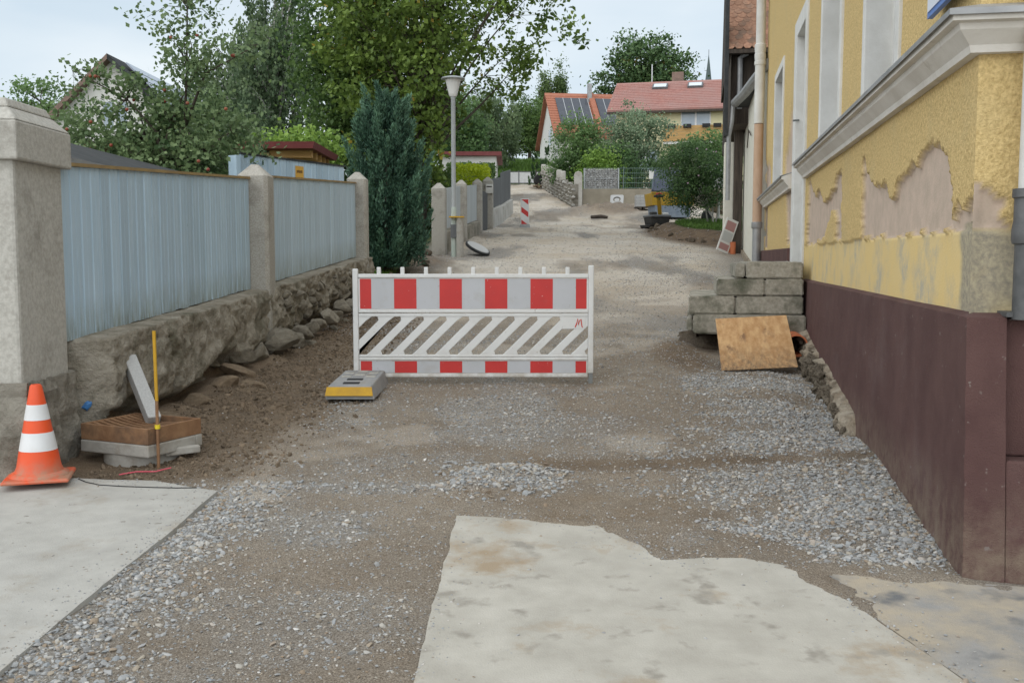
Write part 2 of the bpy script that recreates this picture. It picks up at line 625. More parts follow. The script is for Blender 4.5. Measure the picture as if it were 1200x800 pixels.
def attr_mat():
    m = bpy.data.materials.new('street_dirt')
    m.use_nodes = True
    t = m.node_tree
    p = t.nodes['Principled BSDF']
    _inp(p, 'Roughness', 0.95)
    _inp(p, 'Specular IOR Level', 0.15)
    co = t.nodes.new('ShaderNodeTexCoord')

    def nse(s, d=6, r=.65):
        n = t.nodes.new('ShaderNodeTexNoise')
        _inp(n, 'Scale', s)
        _inp(n, 'Detail', d)
        _inp(n, 'Roughness', r)
        t.links.new(co.outputs['Object'], n.inputs['Vector'])
        return n.outputs['Fac']

    def rmp(f, a, b, lo=0., hi=1.):
        r = t.nodes.new('ShaderNodeMapRange')
        for k, v in (('From Min', a), ('From Max', b), ('To Min', lo), ('To Max', hi)):
            _inp(r, k, v)
        t.links.new(f, r.inputs['Value'])
        return r.outputs['Result']

    def mix(f, a, b):
        n = t.nodes.new('ShaderNodeMix')
        n.data_type = 'RGBA'
        t.links.new(f, n.inputs['Factor'])
        for k, v in (('A', a), ('B', b)):
            if isinstance(v, tuple):
                _inp(n, k, (*v, 1))
            else:
                t.links.new(v, n.inputs[k])
        return n.outputs['Result']

    def att(nm):
        n = t.nodes.new('ShaderNodeAttribute')
        n.attribute_name = nm
        return n.outputs['Fac']
    base = mix(rmp(nse(1.3), .35, .68), (.205, .163, .120), (.300, .257, .203))
    base = mix(rmp(nse(5.0), .50, .72), base, (.225, .170, .115))
    grv = mix(rmp(nse(60, 3), .35, .65), (.20, .185, .165), (.35, .335, .31))
    c = mix(att('gravel'), base, grv)
    du = mix(rmp(nse(.55), .38, .62), (.48, .415, .33), (.57, .53, .47))
    c = mix(att('dust'), c, du)
    so = mix(rmp(nse(4.0), .35, .65), (.105, .077, .054), (.195, .142, .095))
    c = mix(att('soil'), c, so)
    gr = mix(rmp(nse(2.5), .3, .7), (.030, .055, .014), (.075, .115, .028))
    c = mix(att('green'), c, gr)
    sp = mix(rmp(nse(150, 4, .75), .40, .62), (.52, .49, .46), (1.42, 1.42, 1.42))
    mu = t.nodes.new('ShaderNodeMix')
    mu.data_type = 'RGBA'
    mu.blend_type = 'MULTIPLY'
    _inp(mu, 'Factor', .9)
    t.links.new(c, mu.inputs['A'])
    t.links.new(sp, mu.inputs['B'])
    t.links.new(mu.outputs['Result'], p.inputs['Base Color'])
    b = t.nodes.new('ShaderNodeBump')
    _inp(b, 'Strength', .9)
    _inp(b, 'Distance', .012)
    ad = t.nodes.new('ShaderNodeMath')
    ad.operation = 'ADD'
    t.links.new(nse(130, 4, .7), ad.inputs[0])
    t.links.new(nse(32, 3, .6), ad.inputs[1])
    t.links.new(ad.outputs[0], b.inputs['Height'])
    t.links.new(b.outputs['Normal'], p.inputs['Normal'])
    return m


vv = np.stack([GX, GY, GZ], -1).reshape(-1, 3)
me = mesh_np('ground', vv, grid_quads(len(gx), len(gy)), attr_mat(), dict(
    gravel=gravel(GX, GY).ravel(), dust=dust(GX, GY).ravel(), soil=soil(GX, GY).ravel(), green=green(GX, GY).ravel()), smooth=True)
tag(link('ground', me), kind='structure')

# concrete slabs and asphalt
m_slab = M('slab_concrete', (.345, .325, .283), (.445, .424, .375), scale=5.2, detail=8, rough=.9, bump=.6, bscale=120, bdist=.004, spread=(.3, .7),
           col3=(.31, .245, .17), scale3=2.3, spread3=(.54, .70), spots=((.27, .25, .215), 7.0, .60, .72))
m_slabL = M('left_slab_concrete', (.335, .325, .30), (.425, .415, .385), scale=6.0, detail=8, rough=.9, bump=.6, bscale=120, bdist=.004, spread=(.3, .7),
            col3=(.31, .28, .235), scale3=2.6, spread3=(.56, .74), spots=((.24, .225, .20), 17.0, .66, .72))
m_asph = M('asphalt', (.205, .205, .203), (.315, .305, .29), scale=4.2, detail=8, rough=.9, bump=.8, bscale=160, bdist=.006,
           col3=(.41, .35, .265), scale3=1.9, spread3=(.45, .64), spots=((.15, .152, .155), 5.0, .58, .72))


def slab(name, poly, top, mat, jit=.012, depth=.16, seed=1):
    P2 = []
    rr = random.Random(seed)
    n = len(poly)
    for i in range(n):
        a, b = Vector(poly[i]), Vector(poly[(i + 1) % n])
        L = (b - a).length
        k = max(1, int(min(L, 5) / .05)) if max(a.y, b.y) > 2.0 else 1
        for q in range(k):
            p = a.lerp(b, q / k)
            if k > 1:
                o = ((fbm(p.x, p.y, 5, 3, seed) - .5) * 4 * jit + rr.uniform(-.5, .5) * jit) * min(1, 6 * q / k, 6 * (k - q) / k)
                d = (b - a).normalized()
                p = p + Vector((-d.y, d.x)) * float(o)
            P2.append((p.x, p.y))
    P2 = P2[::-1] if sum(P2[i - 1][0] * P2[i][1] - P2[i][0] * P2[i - 1][1] for i in range(len(P2))) < 0 else P2
    vs_ = [(x, y, .05 * y + top) for x, y in P2] + [(x + .01, y, .05 * y + top - depth) for x, y in P2]
    n = len(P2)
    b = MB().add(vs_, [tuple(range(n)), tuple(range(n, 2 * n))[::-1]] + [(i, n + i, n + (i + 1) % n, (i + 1) % n) for i in range(n)])
    o = b.build(name, mat)
    return tag(o, kind='structure')


slab('concrete_pavement', SLAB_L, .010, m_slabL, .003, seed=3)
slab('concrete_pavement', SLAB_R, .006, m_slab, .006, seed=5)
slab('asphalt_pavement', ASPH, .002, m_asph, .004, seed=8)

# ---------------------------------------------------------------- gravel (uncountable)
m_stone = bpy.data.materials.new('gravel_stone')
m_stone.use_nodes = True
_t = m_stone.node_tree
_p = _t.nodes['Principled BSDF']
_inp(_p, 'Roughness', .85)
_inp(_p, 'Specular IOR Level', .25)
_o = _t.nodes.new('ShaderNodeObjectInfo')
_r = _t.nodes.new('ShaderNodeValToRGB')
els = [(.0, (.19, .187, .183)), (.25, (.33, .33, .328)), (.45, (.25, .265, .275)), (.62, (.41, .405, .39)), (.78, (.34, .305, .25)), (.90, (.25, .19, .135)), (1.0, (.55, .54, .52))]
_r.color_ramp.elements[0].position = 0
_r.color_ramp.elements[0].color = (*els[0][1], 1)
_r.color_ramp.elements[1].position = 1
_r.color_ramp.elements[1].color = (*els[-1][1], 1)
for q, c_ in els[1:-1]:
    _r.color_ramp.elements.new(q).color = (*c_, 1)
_t.links.new(_o.outputs['Random'], _r.inputs['Fac'])
_t.links.new(_r.outputs['Color'], _p.inputs['Base Color'])

stone_coll = bpy.data.collections.new('gravel_stones')
for k in range(7):
    so_ = bpy.data.objects.new('gravel_stone', rock(k + 11, 2, .5, .62, m_stone))
    stone_coll.objects.link(so_)


def scatter(name, pts, rot, scl, coll, mat):
    me_ = bpy.data.meshes.new(name)
    n = len(pts)
    me_.vertices.add(n)
    me_.vertices.foreach_set('co', np.asarray(pts, np.float32).ravel())
    a = me_.attributes.new('srot', 'FLOAT_VECTOR', 'POINT')
    a.data.foreach_set('vector', np.asarray(rot, np.float32).ravel())
    a = me_.attributes.new('sscl', 'FLOAT_VECTOR', 'POINT')
    a.data.foreach_set('vector', np.asarray(scl, np.float32).ravel())
    me_.materials.append(mat)
    o = link(name, me_)
    g = bpy.data.node_groups.new('scatter', 'GeometryNodeTree')
    g.interface.new_socket('Geometry', in_out='INPUT', socket_type='NodeSocketGeometry')
    g.interface.new_socket('Geometry', in_out='OUTPUT', socket_type='NodeSocketGeometry')
    gi = g.nodes.new('NodeGroupInput')
    go = g.nodes.new('NodeGroupOutput')
    ip = g.nodes.new('GeometryNodeInstanceOnPoints')
    ci = g.nodes.new('GeometryNodeCollectionInfo')
    ci.inputs['Collection'].default_value = coll
    ci.inputs['Separate Children'].default_value = True
    ci.inputs['Reset Children'].default_value = True
    ip.inputs['Pick Instance'].default_value = True
    for nm, sk in (('srot', 'Rotation'), ('sscl', 'Scale')):
        na = g.nodes.new('GeometryNodeInputNamedAttribute')
        na.data_type = 'FLOAT_VECTOR'
        na.inputs['Name'].default_value = nm
        g.links.new(na.outputs['Attribute'], ip.inputs[sk])
    g.links.new(gi.outputs[0], ip.inputs['Points'])
    g.links.new(ci.outputs[0], ip.inputs['Instance'])
    g.links.new(ip.outputs[0], go.inputs[0])
    md = o.modifiers.new('scatter', 'NODES')
    md.node_group = g
    return o


def cand(n, x0, x1, y0, y1, seed):
    r_ = np.random.default_rng(seed)
    return r_.uniform(x0, x1, n), r_.uniform(y0, y1, n), r_


pts, rots, scls = [], [], []


def strew(n, x0, x1, y0, y1, smin, smax, seed, power=1.0, pw=2.2, only=None):
    x, y, r_ = cand(n, x0, x1, y0, y1, seed)
    d = gravel(x, y) ** power
    if only is not None:
        d = d * only(x, y)
    s_, n_ = wall_sn(x, y)
    ok = (r_.random(n) < d) & (x > fence_x(y) + .25) & ((n_ > .0) | (y > 24)) & ~inpoly(x, y, SLAB_L) & ~inpoly(x, y, SLAB_R) & ~inpoly(x, y, ASPH)
    ok &= ~((s_ > 6.3) & (s_ < 8.8) & (n_ < 1.2))
    ok &= (green(x, y) < .4)
    x, y = x[ok], y[ok]
    n = len(x)
    sz = (smin + (smax - smin) * r_.random(n) ** pw) * .74
    z = H(x, y) + sz * .06
    pts.append(np.stack([x, y, z], 1))
    rots.append(np.stack([r_.normal(0, .35, n), r_.normal(0, .35, n), r_.uniform(0, 6.28, n)], 1))
    scls.append(np.stack([sz * r_.uniform(.8, 1.25, n), sz * r_.uniform(.55, .9, n), sz * r_.uniform(.5, .85, n)], 1))


strew(90000, -2.2, 2.3, 3.0, 7.0, .003, .013, 1, .8, 2.0)
strew(10000, -2.0, 2.1, 3.0, 7.0, .010, .030, 2, 1.5)
strew(52000, .4, 2.8, 4.2, 9.7, .007, .030, 3, 1.6, 2.0, lambda x, y: inpoly(x, y, GR_R) * 1.0)
strew(7000, -1.9, -1.1, 3.0, 5.6, .008, .030, 4, 1.6, 1.8, lambda x, y: (x < -1.2) * 1.0)
strew(80000, -2.3, 3.0, 7.0, 12.5, .006, .020, 5, 1.0)
strew(9000, -2.3, 3.0, 7.0, 12.5, .012, .032, 6, 1.4)
strew(34000, -2.3, 4.5, 12.5, 24, .008, .026, 7, 1.0)
strew(11000, -1.5, 6.5, 24, 46, .012, .040, 8, 1.0)
strew(1500, -.45, .35, 5.2, 6.0, .010, .034, 9, 1.0, 1.5)
strew(2500, 1.4, 2.6, 4.3, 8.5, .012, .045, 10, 1.0, 1.7, lambda x, y: (wall_sn(x, y)[1] < .5) * 1.0)
gpts_, grots_, gscls_ = pts[:], rots[:], scls[:]
pts, rots, scls = [], [], []
# crumbs on the soil under the left wall
x, y, r_ = cand(22000, -2.7, -1.1, 5.7, 16, 31)
s_ = r_.uniform(.004, .026, len(x)) * (.5 + r_.random(len(x)) ** 3)
ok = (x > fence_x(y) + .3) & ~inpoly(x, y, SLAB_L) & (r_.random(len(x)) < sstep(-1.0, -2.0, x + .7 * (fbm(x, y, 1.4, 3, 27) - .5)))
x, y, s_ = x[ok], y[ok], s_[ok]
pts.append(np.stack([x, y, H(x, y) + s_ * .1], 1))
rots.append(r_.normal(0, 1.2, (len(x), 3)))
scls.append(np.stack([s_, s_ * .8, s_ * .6], 1))
m_crumb = M('soil_crumb', (.115, .085, .058), (.20, .155, .11), scale=9, rough=1, rnd=.35)
crumb_coll = bpy.data.collections.new('soil_crumbs')
for k in range(5):
    crumb_coll.objects.link(bpy.data.objects.new('soil_crumb', rock(k + 31, 2, .9, .8, m_crumb)))
sc_ = scatter('soil_crumbs', np.concatenate(pts), np.concatenate(rots), np.concatenate(scls), crumb_coll, m_crumb)
tag(sc_, 'brown soil crumbs below the rubble wall', 'soil', kind='stuff')
pts, rots, scls = gpts_, grots_, gscls_
# a few strays on the paving
x, y, r_ = cand(260, -2.4, 2.2, 3.0, 5.7, 33)
ok = inpoly(x, y, SLAB_R) | inpoly(x, y, SLAB_L) | inpoly(x, y, ASPH)
x, y = x[ok], y[ok]
s_ = .003 + .009 * r_.random(len(x)) ** 3
pts.append(np.stack([x, y, .05 * y + .011 * (x < -1.5) + .006 * (x > -1.5)], 1))
rots.append(r_.normal(0, .4, (len(x), 3)))
scls.append(np.stack([s_, s_ * .8, s_ * .6], 1))
# fines swept onto the paving edges
x, y, r_ = cand(60000, -2.6, 2.4, 3.0, 5.8, 35)
e_ = np.minimum(np.minimum(edge_dist(x, y, SLAB_L), edge_dist(x, y, SLAB_R)), edge_dist(x, y, ASPH))
ok = (e_ < 0) & (r_.random(len(x)) < .75 * np.exp(e_ / .07) * (.3 + fbm(x, y, 3, 3, 36))) & (wall_sn(x, y)[1] > .02)
x, y = x[ok], y[ok]
s_ = .002 + .006 * r_.random(len(x)) ** 2.5
pts.append(np.stack([x, y, .05 * y + .011 * (x < -1.5) + .006 * (x > -1.5)], 1))
rots.append(r_.normal(0, .4, (len(x), 3)))
scls.append(np.stack([s_, s_ * .8, s_ * .6], 1))
gv = scatter('gravel', np.concatenate(pts), np.concatenate(rots), np.concatenate(scls), stone_coll, m_stone)
tag(gv, 'loose grey crushed stone strewn over the dug-up street', 'gravel', kind='stuff')
# ---------------------------------------------------------------- shared materials
m_white = M('white_paint', (.66, .66, .64), (.56, .555, .53), scale=4, rough=.8, bump=.25, bscale=60, col3=(.42, .40, .36), scale3=3.0, spread3=(.64, .85))
m_plinth = M('plinth_plaster', (.088, .045, .042), (.116, .063, .057), scale=3.0, rough=.85, bump=.9, bscale=150, bdist=.008, col3=(.135, .090, .085), scale3=1.6, spread3=(.55, .80), spots=((.20, .165, .15), 26.0, .68, .74), dirt=((.225, .175, .13), .15, .62))
m_granite = M('granite', (.30, .285, .25), (.43, .41, .37), scale=70, rough=.9, bump=.55, bscale=80, bdist=.008, detail=3, col3=(.17, .155, .13), scale3=2.4, spread3=(.52, .75))
m_oldconc = M('old_concrete', (.185, .17, .14), (.29, .27, .23), scale=7, rough=.95, bump=.9, bscale=45, bdist=.02, col3=(.10, .088, .068), scale3=2.2, spread3=(.50, .68))
m_iron = M('cast_iron', (.085, .088, .09), (.13, .132, .135), scale=9, rough=.55, metal=.3, bump=.2, bscale=50)
m_zinc = M('zinc', (.27, .275, .28), (.36, .365, .37), scale=6, rough=.5, metal=.4)
m_darkwood = M('dark_wood', (.045, .036, .030), (.085, .068, .055), scale=3, rough=.9, stretch=(9, 9, .6), bump=.4, bscale=20)
m_glass = M('window_glass', (.10, .13, .16), (.16, .20, .24), scale=1.2, rough=.08, spec=.8)
m_grey = M('grey_steel', (.22, .23, .23), rough=.5, metal=.6)
m_rubber = M('black_rubber', (.02, .02, .021), rough=.7)


# ---------------------------------------------------------------- yellow house on the right
def house_plaster():
    m = bpy.data.materials.new('yellow_roughcast')
    m.use_nodes = True
    t = m.node_tree
    p = t.nodes['Principled BSDF']
    _inp(p, 'Roughness', .95)
    _inp(p, 'Specular IOR Level', .15)
    co = t.nodes.new('ShaderNodeTexCoord')

    def nse(s, d=4, r=.6):
        n = t.nodes.new('ShaderNodeTexNoise')
        _inp(n, 'Scale', s)
        _inp(n, 'Detail', d)
        _inp(n, 'Roughness', r)
        t.links.new(co.outputs['Object'], n.inputs['Vector'])
        return n.outputs['Fac']

    def rmp(f, a, b):
        r = t.nodes.new('ShaderNodeMapRange')
        _inp(r, 'From Min', a)
        _inp(r, 'From Max', b)
        t.links.new(f, r.inputs['Value'])
        return r.outputs['Result']

    def mix(f, a, b):
        n = t.nodes.new('ShaderNodeMix')
        n.data_type = 'RGBA'
        t.links.new(f, n.inputs['Factor'])
        for k, v in (('A', a), ('B', b)):
            if isinstance(v, tuple):
                _inp(n, k, (*v, 1))
            else:
                t.links.new(v, n.inputs[k])
        return n.outputs['Result']

    def att(nm):
        n = t.nodes.new('ShaderNodeAttribute')
        n.attribute_name = nm
        return n.outputs['Fac']
    rough = mix(rmp(nse(55, 4, .7), .32, .62), (.44, .315, .135), (.70, .53, .255))
    rough = mix(rmp(nse(1.6, 5), .52, .75), rough, (.55, .43, .22))
    smooth_ = mix(rmp(nse(5, 6, .7), .46, .62), (.64, .505, .265), (.42, .385, .30))
    smooth_ = mix(rmp(nse(2.2, 4), .35, .6), smooth_, (.66, .50, .23))
    pink = mix(rmp(nse(9, 5, .65), .35, .68), (.54, .43, .35), (.44, .36, .29))
    grey = mix(rmp(nse(40, 4, .7), .35, .65), (.25, .225, .18), (.42, .37, .26))
    c = mix(att('band'), rough, smooth_)
    c = mix(att('patch'), c, pink)
    c = mix(att('worn'), c, grey)
    t.links.new(c, p.inputs['Base Color'])
    b = t.nodes.new('ShaderNodeBump')
    _inp(b, 'Distance', .012)
    inv = t.nodes.new('ShaderNodeMath')
    inv.operation = 'MAXIMUM'
    t.links.new(att('band'), inv.inputs[0])
    t.links.new(att('patch'), inv.inputs[1])
    st = t.nodes.new('ShaderNodeMapRange')
    _inp(st, 'To Min', 1.0)
    _inp(st, 'To Max', .25)
    t.links.new(inv.outputs[0], st.inputs['Value'])
    t.links.new(st.outputs['Result'], b.inputs['Strength'])
    t.links.new(nse(70, 3, .65), b.inputs['Height'])
    t.links.new(b.outputs['Normal'], p.inputs['Normal'])
    return m


m_plaster = house_plaster()
PATCH1 = [(3.22, 1.66), (3.25, 2.22), (3.10, 2.24), (3.02, 2.13), (2.8, 2.05), (2.52, 2.0), (2.30, 2.03), (2.2, 1.95), (1.96, 1.91), (1.90, 2.02), (1.48, 2.045),
          (1.30, 2.10), (1.07, 2.10), (.85, 2.08), (.72, 1.99), (.60, 1.85), (.50, 1.66)]
PATCH2 = [(6.94, 1.66), (6.80, 2.40), (6.5, 2.28), (6.2, 2.2), (5.7, 2.16), (5.45, 2.05), (4.9, 2.1), (4.6, 2.25), (4.28, 2.27), (4.24, 1.68), (4.55, 1.68), (4.65, 1.93),
          (5.1, 1.9), (5.3, 1.7), (5.6, 1.75), (6.0, 1.66)]
PATCH3 = [(13.9, 1.7), (13.9, 3.2), (13.2, 3.1), (12.6, 3.0), (12.5, 2.62), (13.2, 2.60), (13.0, 1.7)]
PATCH4 = [(8.7, 1.7), (8.65, 3.6), (9.1, 3.45), (9.5, 3.1), (9.9, 2.9), (9.9, 2.62), (9.6, 2.2), (9.3, 1.7)]
PATCH5 = [(.22, 1.62), (.22, 1.83), (.30, 1.86), (.38, 1.78), (.45, 1.80), (.55, 1.68), (.5, 1.62)]

yh = thing('yellow_house', 'ochre roughcast house with peeling plaster and maroon plinth along the right side', 'house', (C0[0], C0[1], 0), -A)
# local axes: +x into the house, +y along the street wall
WX = .04


def facade(ys, zs, openings, xf, face='street'):
    """plaster skin as a displaced grid; cells inside openings are left out"""
    ys = np.asarray(ys)
    zs = np.asarray(zs)
    Y, Z = np.meshgrid(ys, zs, indexing='ij')
    jy = Y + (fbm(Y, Z, 8, 5, 41, .62) - .5) * .22
    jz = Z + (fbm(Y, Z, 8, 5, 42, .62) - .5) * .18
    pa = np.zeros(Y.shape)
    if face == 'street':
        for pl in (PATCH1, PATCH2, PATCH3, PATCH4, PATCH5):
            pa = np.maximum(pa, inpoly(jy, jz, pl) * 1.0)
        band = ((Z < 1.672 + .008 * (fbm(Y, Z * 0, 3, 2, 43) - .5)) & (Y < 7.05)) * 1.0
        worn = sstep(.62, .50, Y + .25 * fbm(Y, Z, 6, 3, 44)) * (Z < 1.70)
    else:
        band = (Z < 1.672) * 1.0
        pa = ((Z > 1.64) & (jz < 1.80 + .06 * np.sin(jy * 22)) & (jy < .16)) * 1.0
        worn = (Z < 1.66) * sstep(.30, .62, fbm(Y, Z, 5, 3, 45) + .12)
    pa = np.where(band > .5, 0, pa)
    dx = .034 * pa + .016 * band + .010 * (fbm(Y, Z, 1.2, 3, 46) - .5)
    dx = dx * sstep(0, .05, Y - Y.min())
    X = xf + dx
    if face == 'street':
        V = np.stack([X, Y, Z], -1)
    else:
        V = np.stack([xf - WX + Y, WX * 0 + .215 + dx, Z], -1)
    q = grid_quads(len(ys), len(zs))
    if openings:
        cy = (Y[:-1, :-1] + Y[1:, 1:]).ravel() / 2
        cz = (Z[:-1, :-1] + Z[1:, 1:]).ravel() / 2
        keep = np.ones(len(q), bool)
        for y0, y1, z0, z1 in openings:
            keep &= ~((cy > y0) & (cy < y1) & (cz > z0) & (cz < z1))
        q = q[keep]
    if face == 'street':
        q = q[:, ::-1]
    return mesh_np('plaster', V.reshape(-1, 3), q, m_plaster, dict(patch=pa.ravel(), band=band.ravel(), worn=worn.ravel()), smooth=True)


def uniq(*seg):
    return np.unique(np.round(np.concatenate([np.arange(a, b + 1e-6, d) for a, b, d in seg]), 4))


OPEN = [(2.02, 3.14, 2.60, 4.22), (4.50, 5.72, 2.60, 4.22), (7.30, 8.26, 1.44, 4.18), (10.32, 11.72, 2.60, 4.22)]
ys = uniq((.215, 3.5, .0125), (3.5, 7.5, .03), (7.5, 13.95, .06))
ys = np.unique(np.concatenate([ys, [o for op in OPEN for o in op[:2]]]))
zs = uniq((1.26, 2.45, .0125), (2.45, 7.0, .09))
zs = np.unique(np.concatenate([zs, [o for op in OPEN for o in op[2:]], [1.44]]))
link('plaster_wall', facade(ys, zs, OPEN, WX), yh)
link('end_wall', facade(uniq((.04, .6, .02), (.6, 6.0, .2)), uniq((1.26, 2.5, .022), (2.5, 7.0, .09)), None, WX, 'end'), yh)
b = MB()
b.rng(.10, 6.0, .30, 13.9, -.3, 1.20)
b.rng(.30, 6.0, .30, 13.9, 1.20, 6.98)
b.build('core_wall', m_white, yh)
b = MB()
b.add([(-.35, -.1, 6.95), (3.05, -.1, 10.2), (6.4, -.1, 6.95), (-.35, 14.2, 6.95), (3.05, 14.2, 10.2), (6.4, 14.2, 6.95)],
      [(0, 1, 2), (5, 4, 3), (0, 3, 4, 1), (1, 4, 5, 2), (2, 5, 3, 0)])
m_tile = M('roof_tile', (.20, .085, .055), (.29, .13, .085), scale=9, rough=.85, bump=.5, bscale=30)
b.build('roof', m_tile, yh)
# openings: reveals, architraves, sashes
for i, (y0, y1, z0, z1) in enumerate(OPEN):
    door = i == 2
    dpt = .30 if not door else .42
    pt = MB()
    th = .03
    pt.rng(WX + .004, WX + dpt, y1 - .004, y1 + th, z0, z1)              # jambs
    pt.rng(WX + .004, WX + dpt, y0 - th, y0 + .004, z0, z1)
    pt.rng(WX + .004, WX + dpt, y0 - th, y1 + th, z1 - .004, z1 + th)
    pt.build('reveal', m_white, yh)
    ar = MB()
    aw = .115 if not door else .20
    ar.rng(WX - .022, WX + .03, y0 - aw, y0 + .002, z0 - (.0 if not door else 0), z1 + aw)
    ar.rng(WX - .022, WX + .03, y1 - .002, y1 + aw + (.10 if door else 0), z0, z1 + aw)
    ar.rng(WX - .022, WX + .03, y0, y1, z1 - .002, z1 + aw)
    ar.build('architrave', m_white, yh, bevel=.006)
    if not door:
        fr = MB()
        xx = WX + .16
        for a0, a1, b0, b1 in ((y0, y0 + .07, z0, z1), (y1 - .07, y1, z0, z1), (y0 + .07, y1 - .07, z0, z0 + .09), (y0 + .07, y1 - .07, z1 - .08, z1),
                               ((y0 + y1) / 2 - .05, (y0 + y1) / 2 + .05, z0 + .09, z1 - .08)):
            fr.rng(xx, xx + .06, a0, a1, b0, b1)
        wn = fr.build('window', m_white, yh, bevel=.004)
        for a0, a1 in ((y0 + .07, (y0 + y1) / 2 - .05), ((y0 + y1) / 2 + .05, y1 - .07)):
            MB().rng(xx + .02, xx + .03, a0, a1, z0 + .09, z1 - .08).build('pane', m_glass, wn)
    else:
        dr = MB()
        dr.rng(WX + .36, WX + .41, y0, y1, z0, z1)
        dd = dr.build('door', m_darkwood, yh)
        for zz in (z0 + .2, z0 + 1.1, z0 + 1.9):
            MB().rng(WX + .345, WX + .358, y0 + .13, y1 - .13, zz, zz + (.7 if zz < 3.2 else .5)).build('door_panel', m_darkwood, dd, bevel=.01)
        MB().tube([(WX + .30, y0 + .12, z0 + 1.0), (WX + .30, y0 + .26, z0 + 1.0)], .012).build('handle', m_grey, dd)
        hk = MB().tube([(WX + .02, y1 - .02, z0 + 1.75), (WX - .05, y1 - .06, z0 + 1.74)], .012).build('shutter_hook', m_grey, yh)
# sill cornice in two runs, broken by the doorway
CPROF = [(.05, 2.40), (-.005, 2.40), (-.012, 2.43), (-.035, 2.455), (-.062, 2.485), (-.068, 2.51), (-.10, 2.515), (-.10, 2.55), (.05, 2.60)]   # (x, z)
m_cornice = M('cornice_plaster', (.66, .635, .59), (.56, .53, .48), scale=3.5, rough=.85, bump=.3, bscale=60, col3=(.33, .29, .24), scale3=4.5, spread3=(.60, .8))


def sweep(profile, y0, y1, corner=False, turn=5.8):
    """profile along the wall; with corner=True it starts round the near end wall with a mitre"""
    secs = []
    yc = .215
    if corner:
        secs.append([(turn, yc + (x - WX), z) for x, z in profile])
        secs.append([(x, yc + (x - WX), z) for x, z in profile])
    else:
        secs.append([(x, y0, z) for x, z in profile])
    secs.append([(x, y1, z) for x, z in profile])
    n = len(profile)
    vs_ = [p for s in secs for p in s]
    fs = []
    for k in range(len(secs) - 1):
        for i in range(n):
            j = (i + 1) % n
            fs.append((k * n + i, k * n + j, (k + 1) * n + j, (k + 1) * n + i))
    fs += [tuple(range(n)), tuple(range((len(secs) - 1) * n, len(secs) * n))[::-1]]
    return vs_, fs


for y0, y1, cn in ((0, 7.02, True), (8.62, 13.9, False)):
    cb = MB().add(*sweep(CPROF, y0, y1, cn)).build('cornice', m_cornice, yh)
    FL = [(-.115, 2.553), (-.115, 2.535), (-.118, 2.535), (-.118, 2.560), (.055, 2.612), (.055, 2.603)]
    MB().add(*sweep(FL, y0 - .005, y1 + .01, cn)).build('flashing', m_zinc, cb)
# plinth with its ragged lower edge
PBY = [0, 2.55, 2.8, 3.0, 3.35, 3.7, 4.1, 4.5, 5.0, 5.5, 6.0, 6.5, 7.4]
PBZ = [-.15, -.05, .16, .40, .455, .49, .545, .60, .63, .665, .73, .80, .85]


def plinth_front():
    ex_ = np.array([.165, .11, .06, .02])                      # round the near corner first, then along the street
    yy = uniq((0.0, 3.6, .03), (3.6, 7.3, .05))
    px0 = np.concatenate([ex_, np.zeros(len(yy))])
    py0 = np.concatenate([np.zeros(len(ex_)), yy])
    zz = np.linspace(0, 1, 30)
    PX, T = np.meshgrid(px0, zz, indexing='ij')
    Y = np.meshgrid(py0, zz, indexing='ij')[0]
    bot = np.interp(Y, PBY, PBZ) + (fbm(Y, Y * 0, 7, 4, 51, .6) - .5) * .14 * sstep(2.4, 2.9, Y)
    Z = bot + (1.295 - bot) * T
    wv = (fbm(Y + PX, Z, 2.0, 3, 52) - .5) * .018 + (fbm(Y + PX, Z, 9, 3, 53) - .5) * .006
    X = PX + np.where(PX > 0, 0, wv + (Z - .2) * .010)
    Y2 = Y + np.where(Y < .5, (Z - .2) * .11 * (1 - Y / .5), 0) + np.where(PX > 0, wv, 0)
    V = np.stack([X, Y2, Z], -1)
    top = np.stack([np.maximum(px0, .06), np.maximum(Y2[:, -1], .20), np.full(len(px0), 1.312)], -1)
    und = np.stack([np.maximum(px0, .12), Y2[:, 0], Z[:, 0] + .01], -1)
    V = np.concatenate([und[:, None], V, top[:, None]], 1)
    return mesh_np('plinth', V.reshape(-1, 3), grid_quads(len(px0), V.shape[1])[:, ::-1], m_plinth, smooth=True)


pl = link('plinth', plinth_front(), yh)
pl.data.set_sharp_from_angle(angle=R(30))
b = MB()
b.hexa([(.166, -.038, -.15), (6, -.038, -.15), (6, .3, -.15), (.166, .3, -.15), (.166, .055, .70), (6, .055, .70), (6, .3, .70), (.166, .3, .70)])
b.rng(.150, .50, .16, .3, .702, 1.29)
b.rng(.502, 6, .09, .3, .702, 1.29)
b.build('plinth_end', m_plinth, yh, bevel=.01)
# plinth beyond the steps
b = MB().rng(-.015, .2, 8.55, 13.9, .5, 1.66)
b.build('far_plinth', m_plinth, yh, bevel=.01)
# rubble foundation under the broken plinth edge
m_found = M('foundation_rubble', (.24, .19, .135), (.36, .315, .25), scale=9, rough=.95, bump=1.0, bscale=30, bdist=.03, col3=(.10, .078, .055), scale3=4, spread3=(.48, .62))
yy = uniq((2.2, 7.6, .035))
zz = np.linspace(-.15, 1, 26)
Y, T = np.meshgrid(yy, zz, indexing='ij')
topz = np.interp(Y, PBY, PBZ) + .03
Z = np.interp(Y, [2.2, 7.6], [.0, .25]) * (1 - np.clip(T, 0, 1)) + topz * np.clip(T, 0, 1)
X = .05 - .10 * np.sin(np.clip(T, 0, 1) * 2.2) * sstep(2.3, 3.2, Y) - (fbm(Y, Z, 9, 5, 55, .65) - .5) * .22 - (fbm(Y, Z, 2, 2, 56) - .5) * .10
X = np.where(T > .97, np.maximum(X, .015), X)
Z = np.where(T < 0, Z - .3, Z)
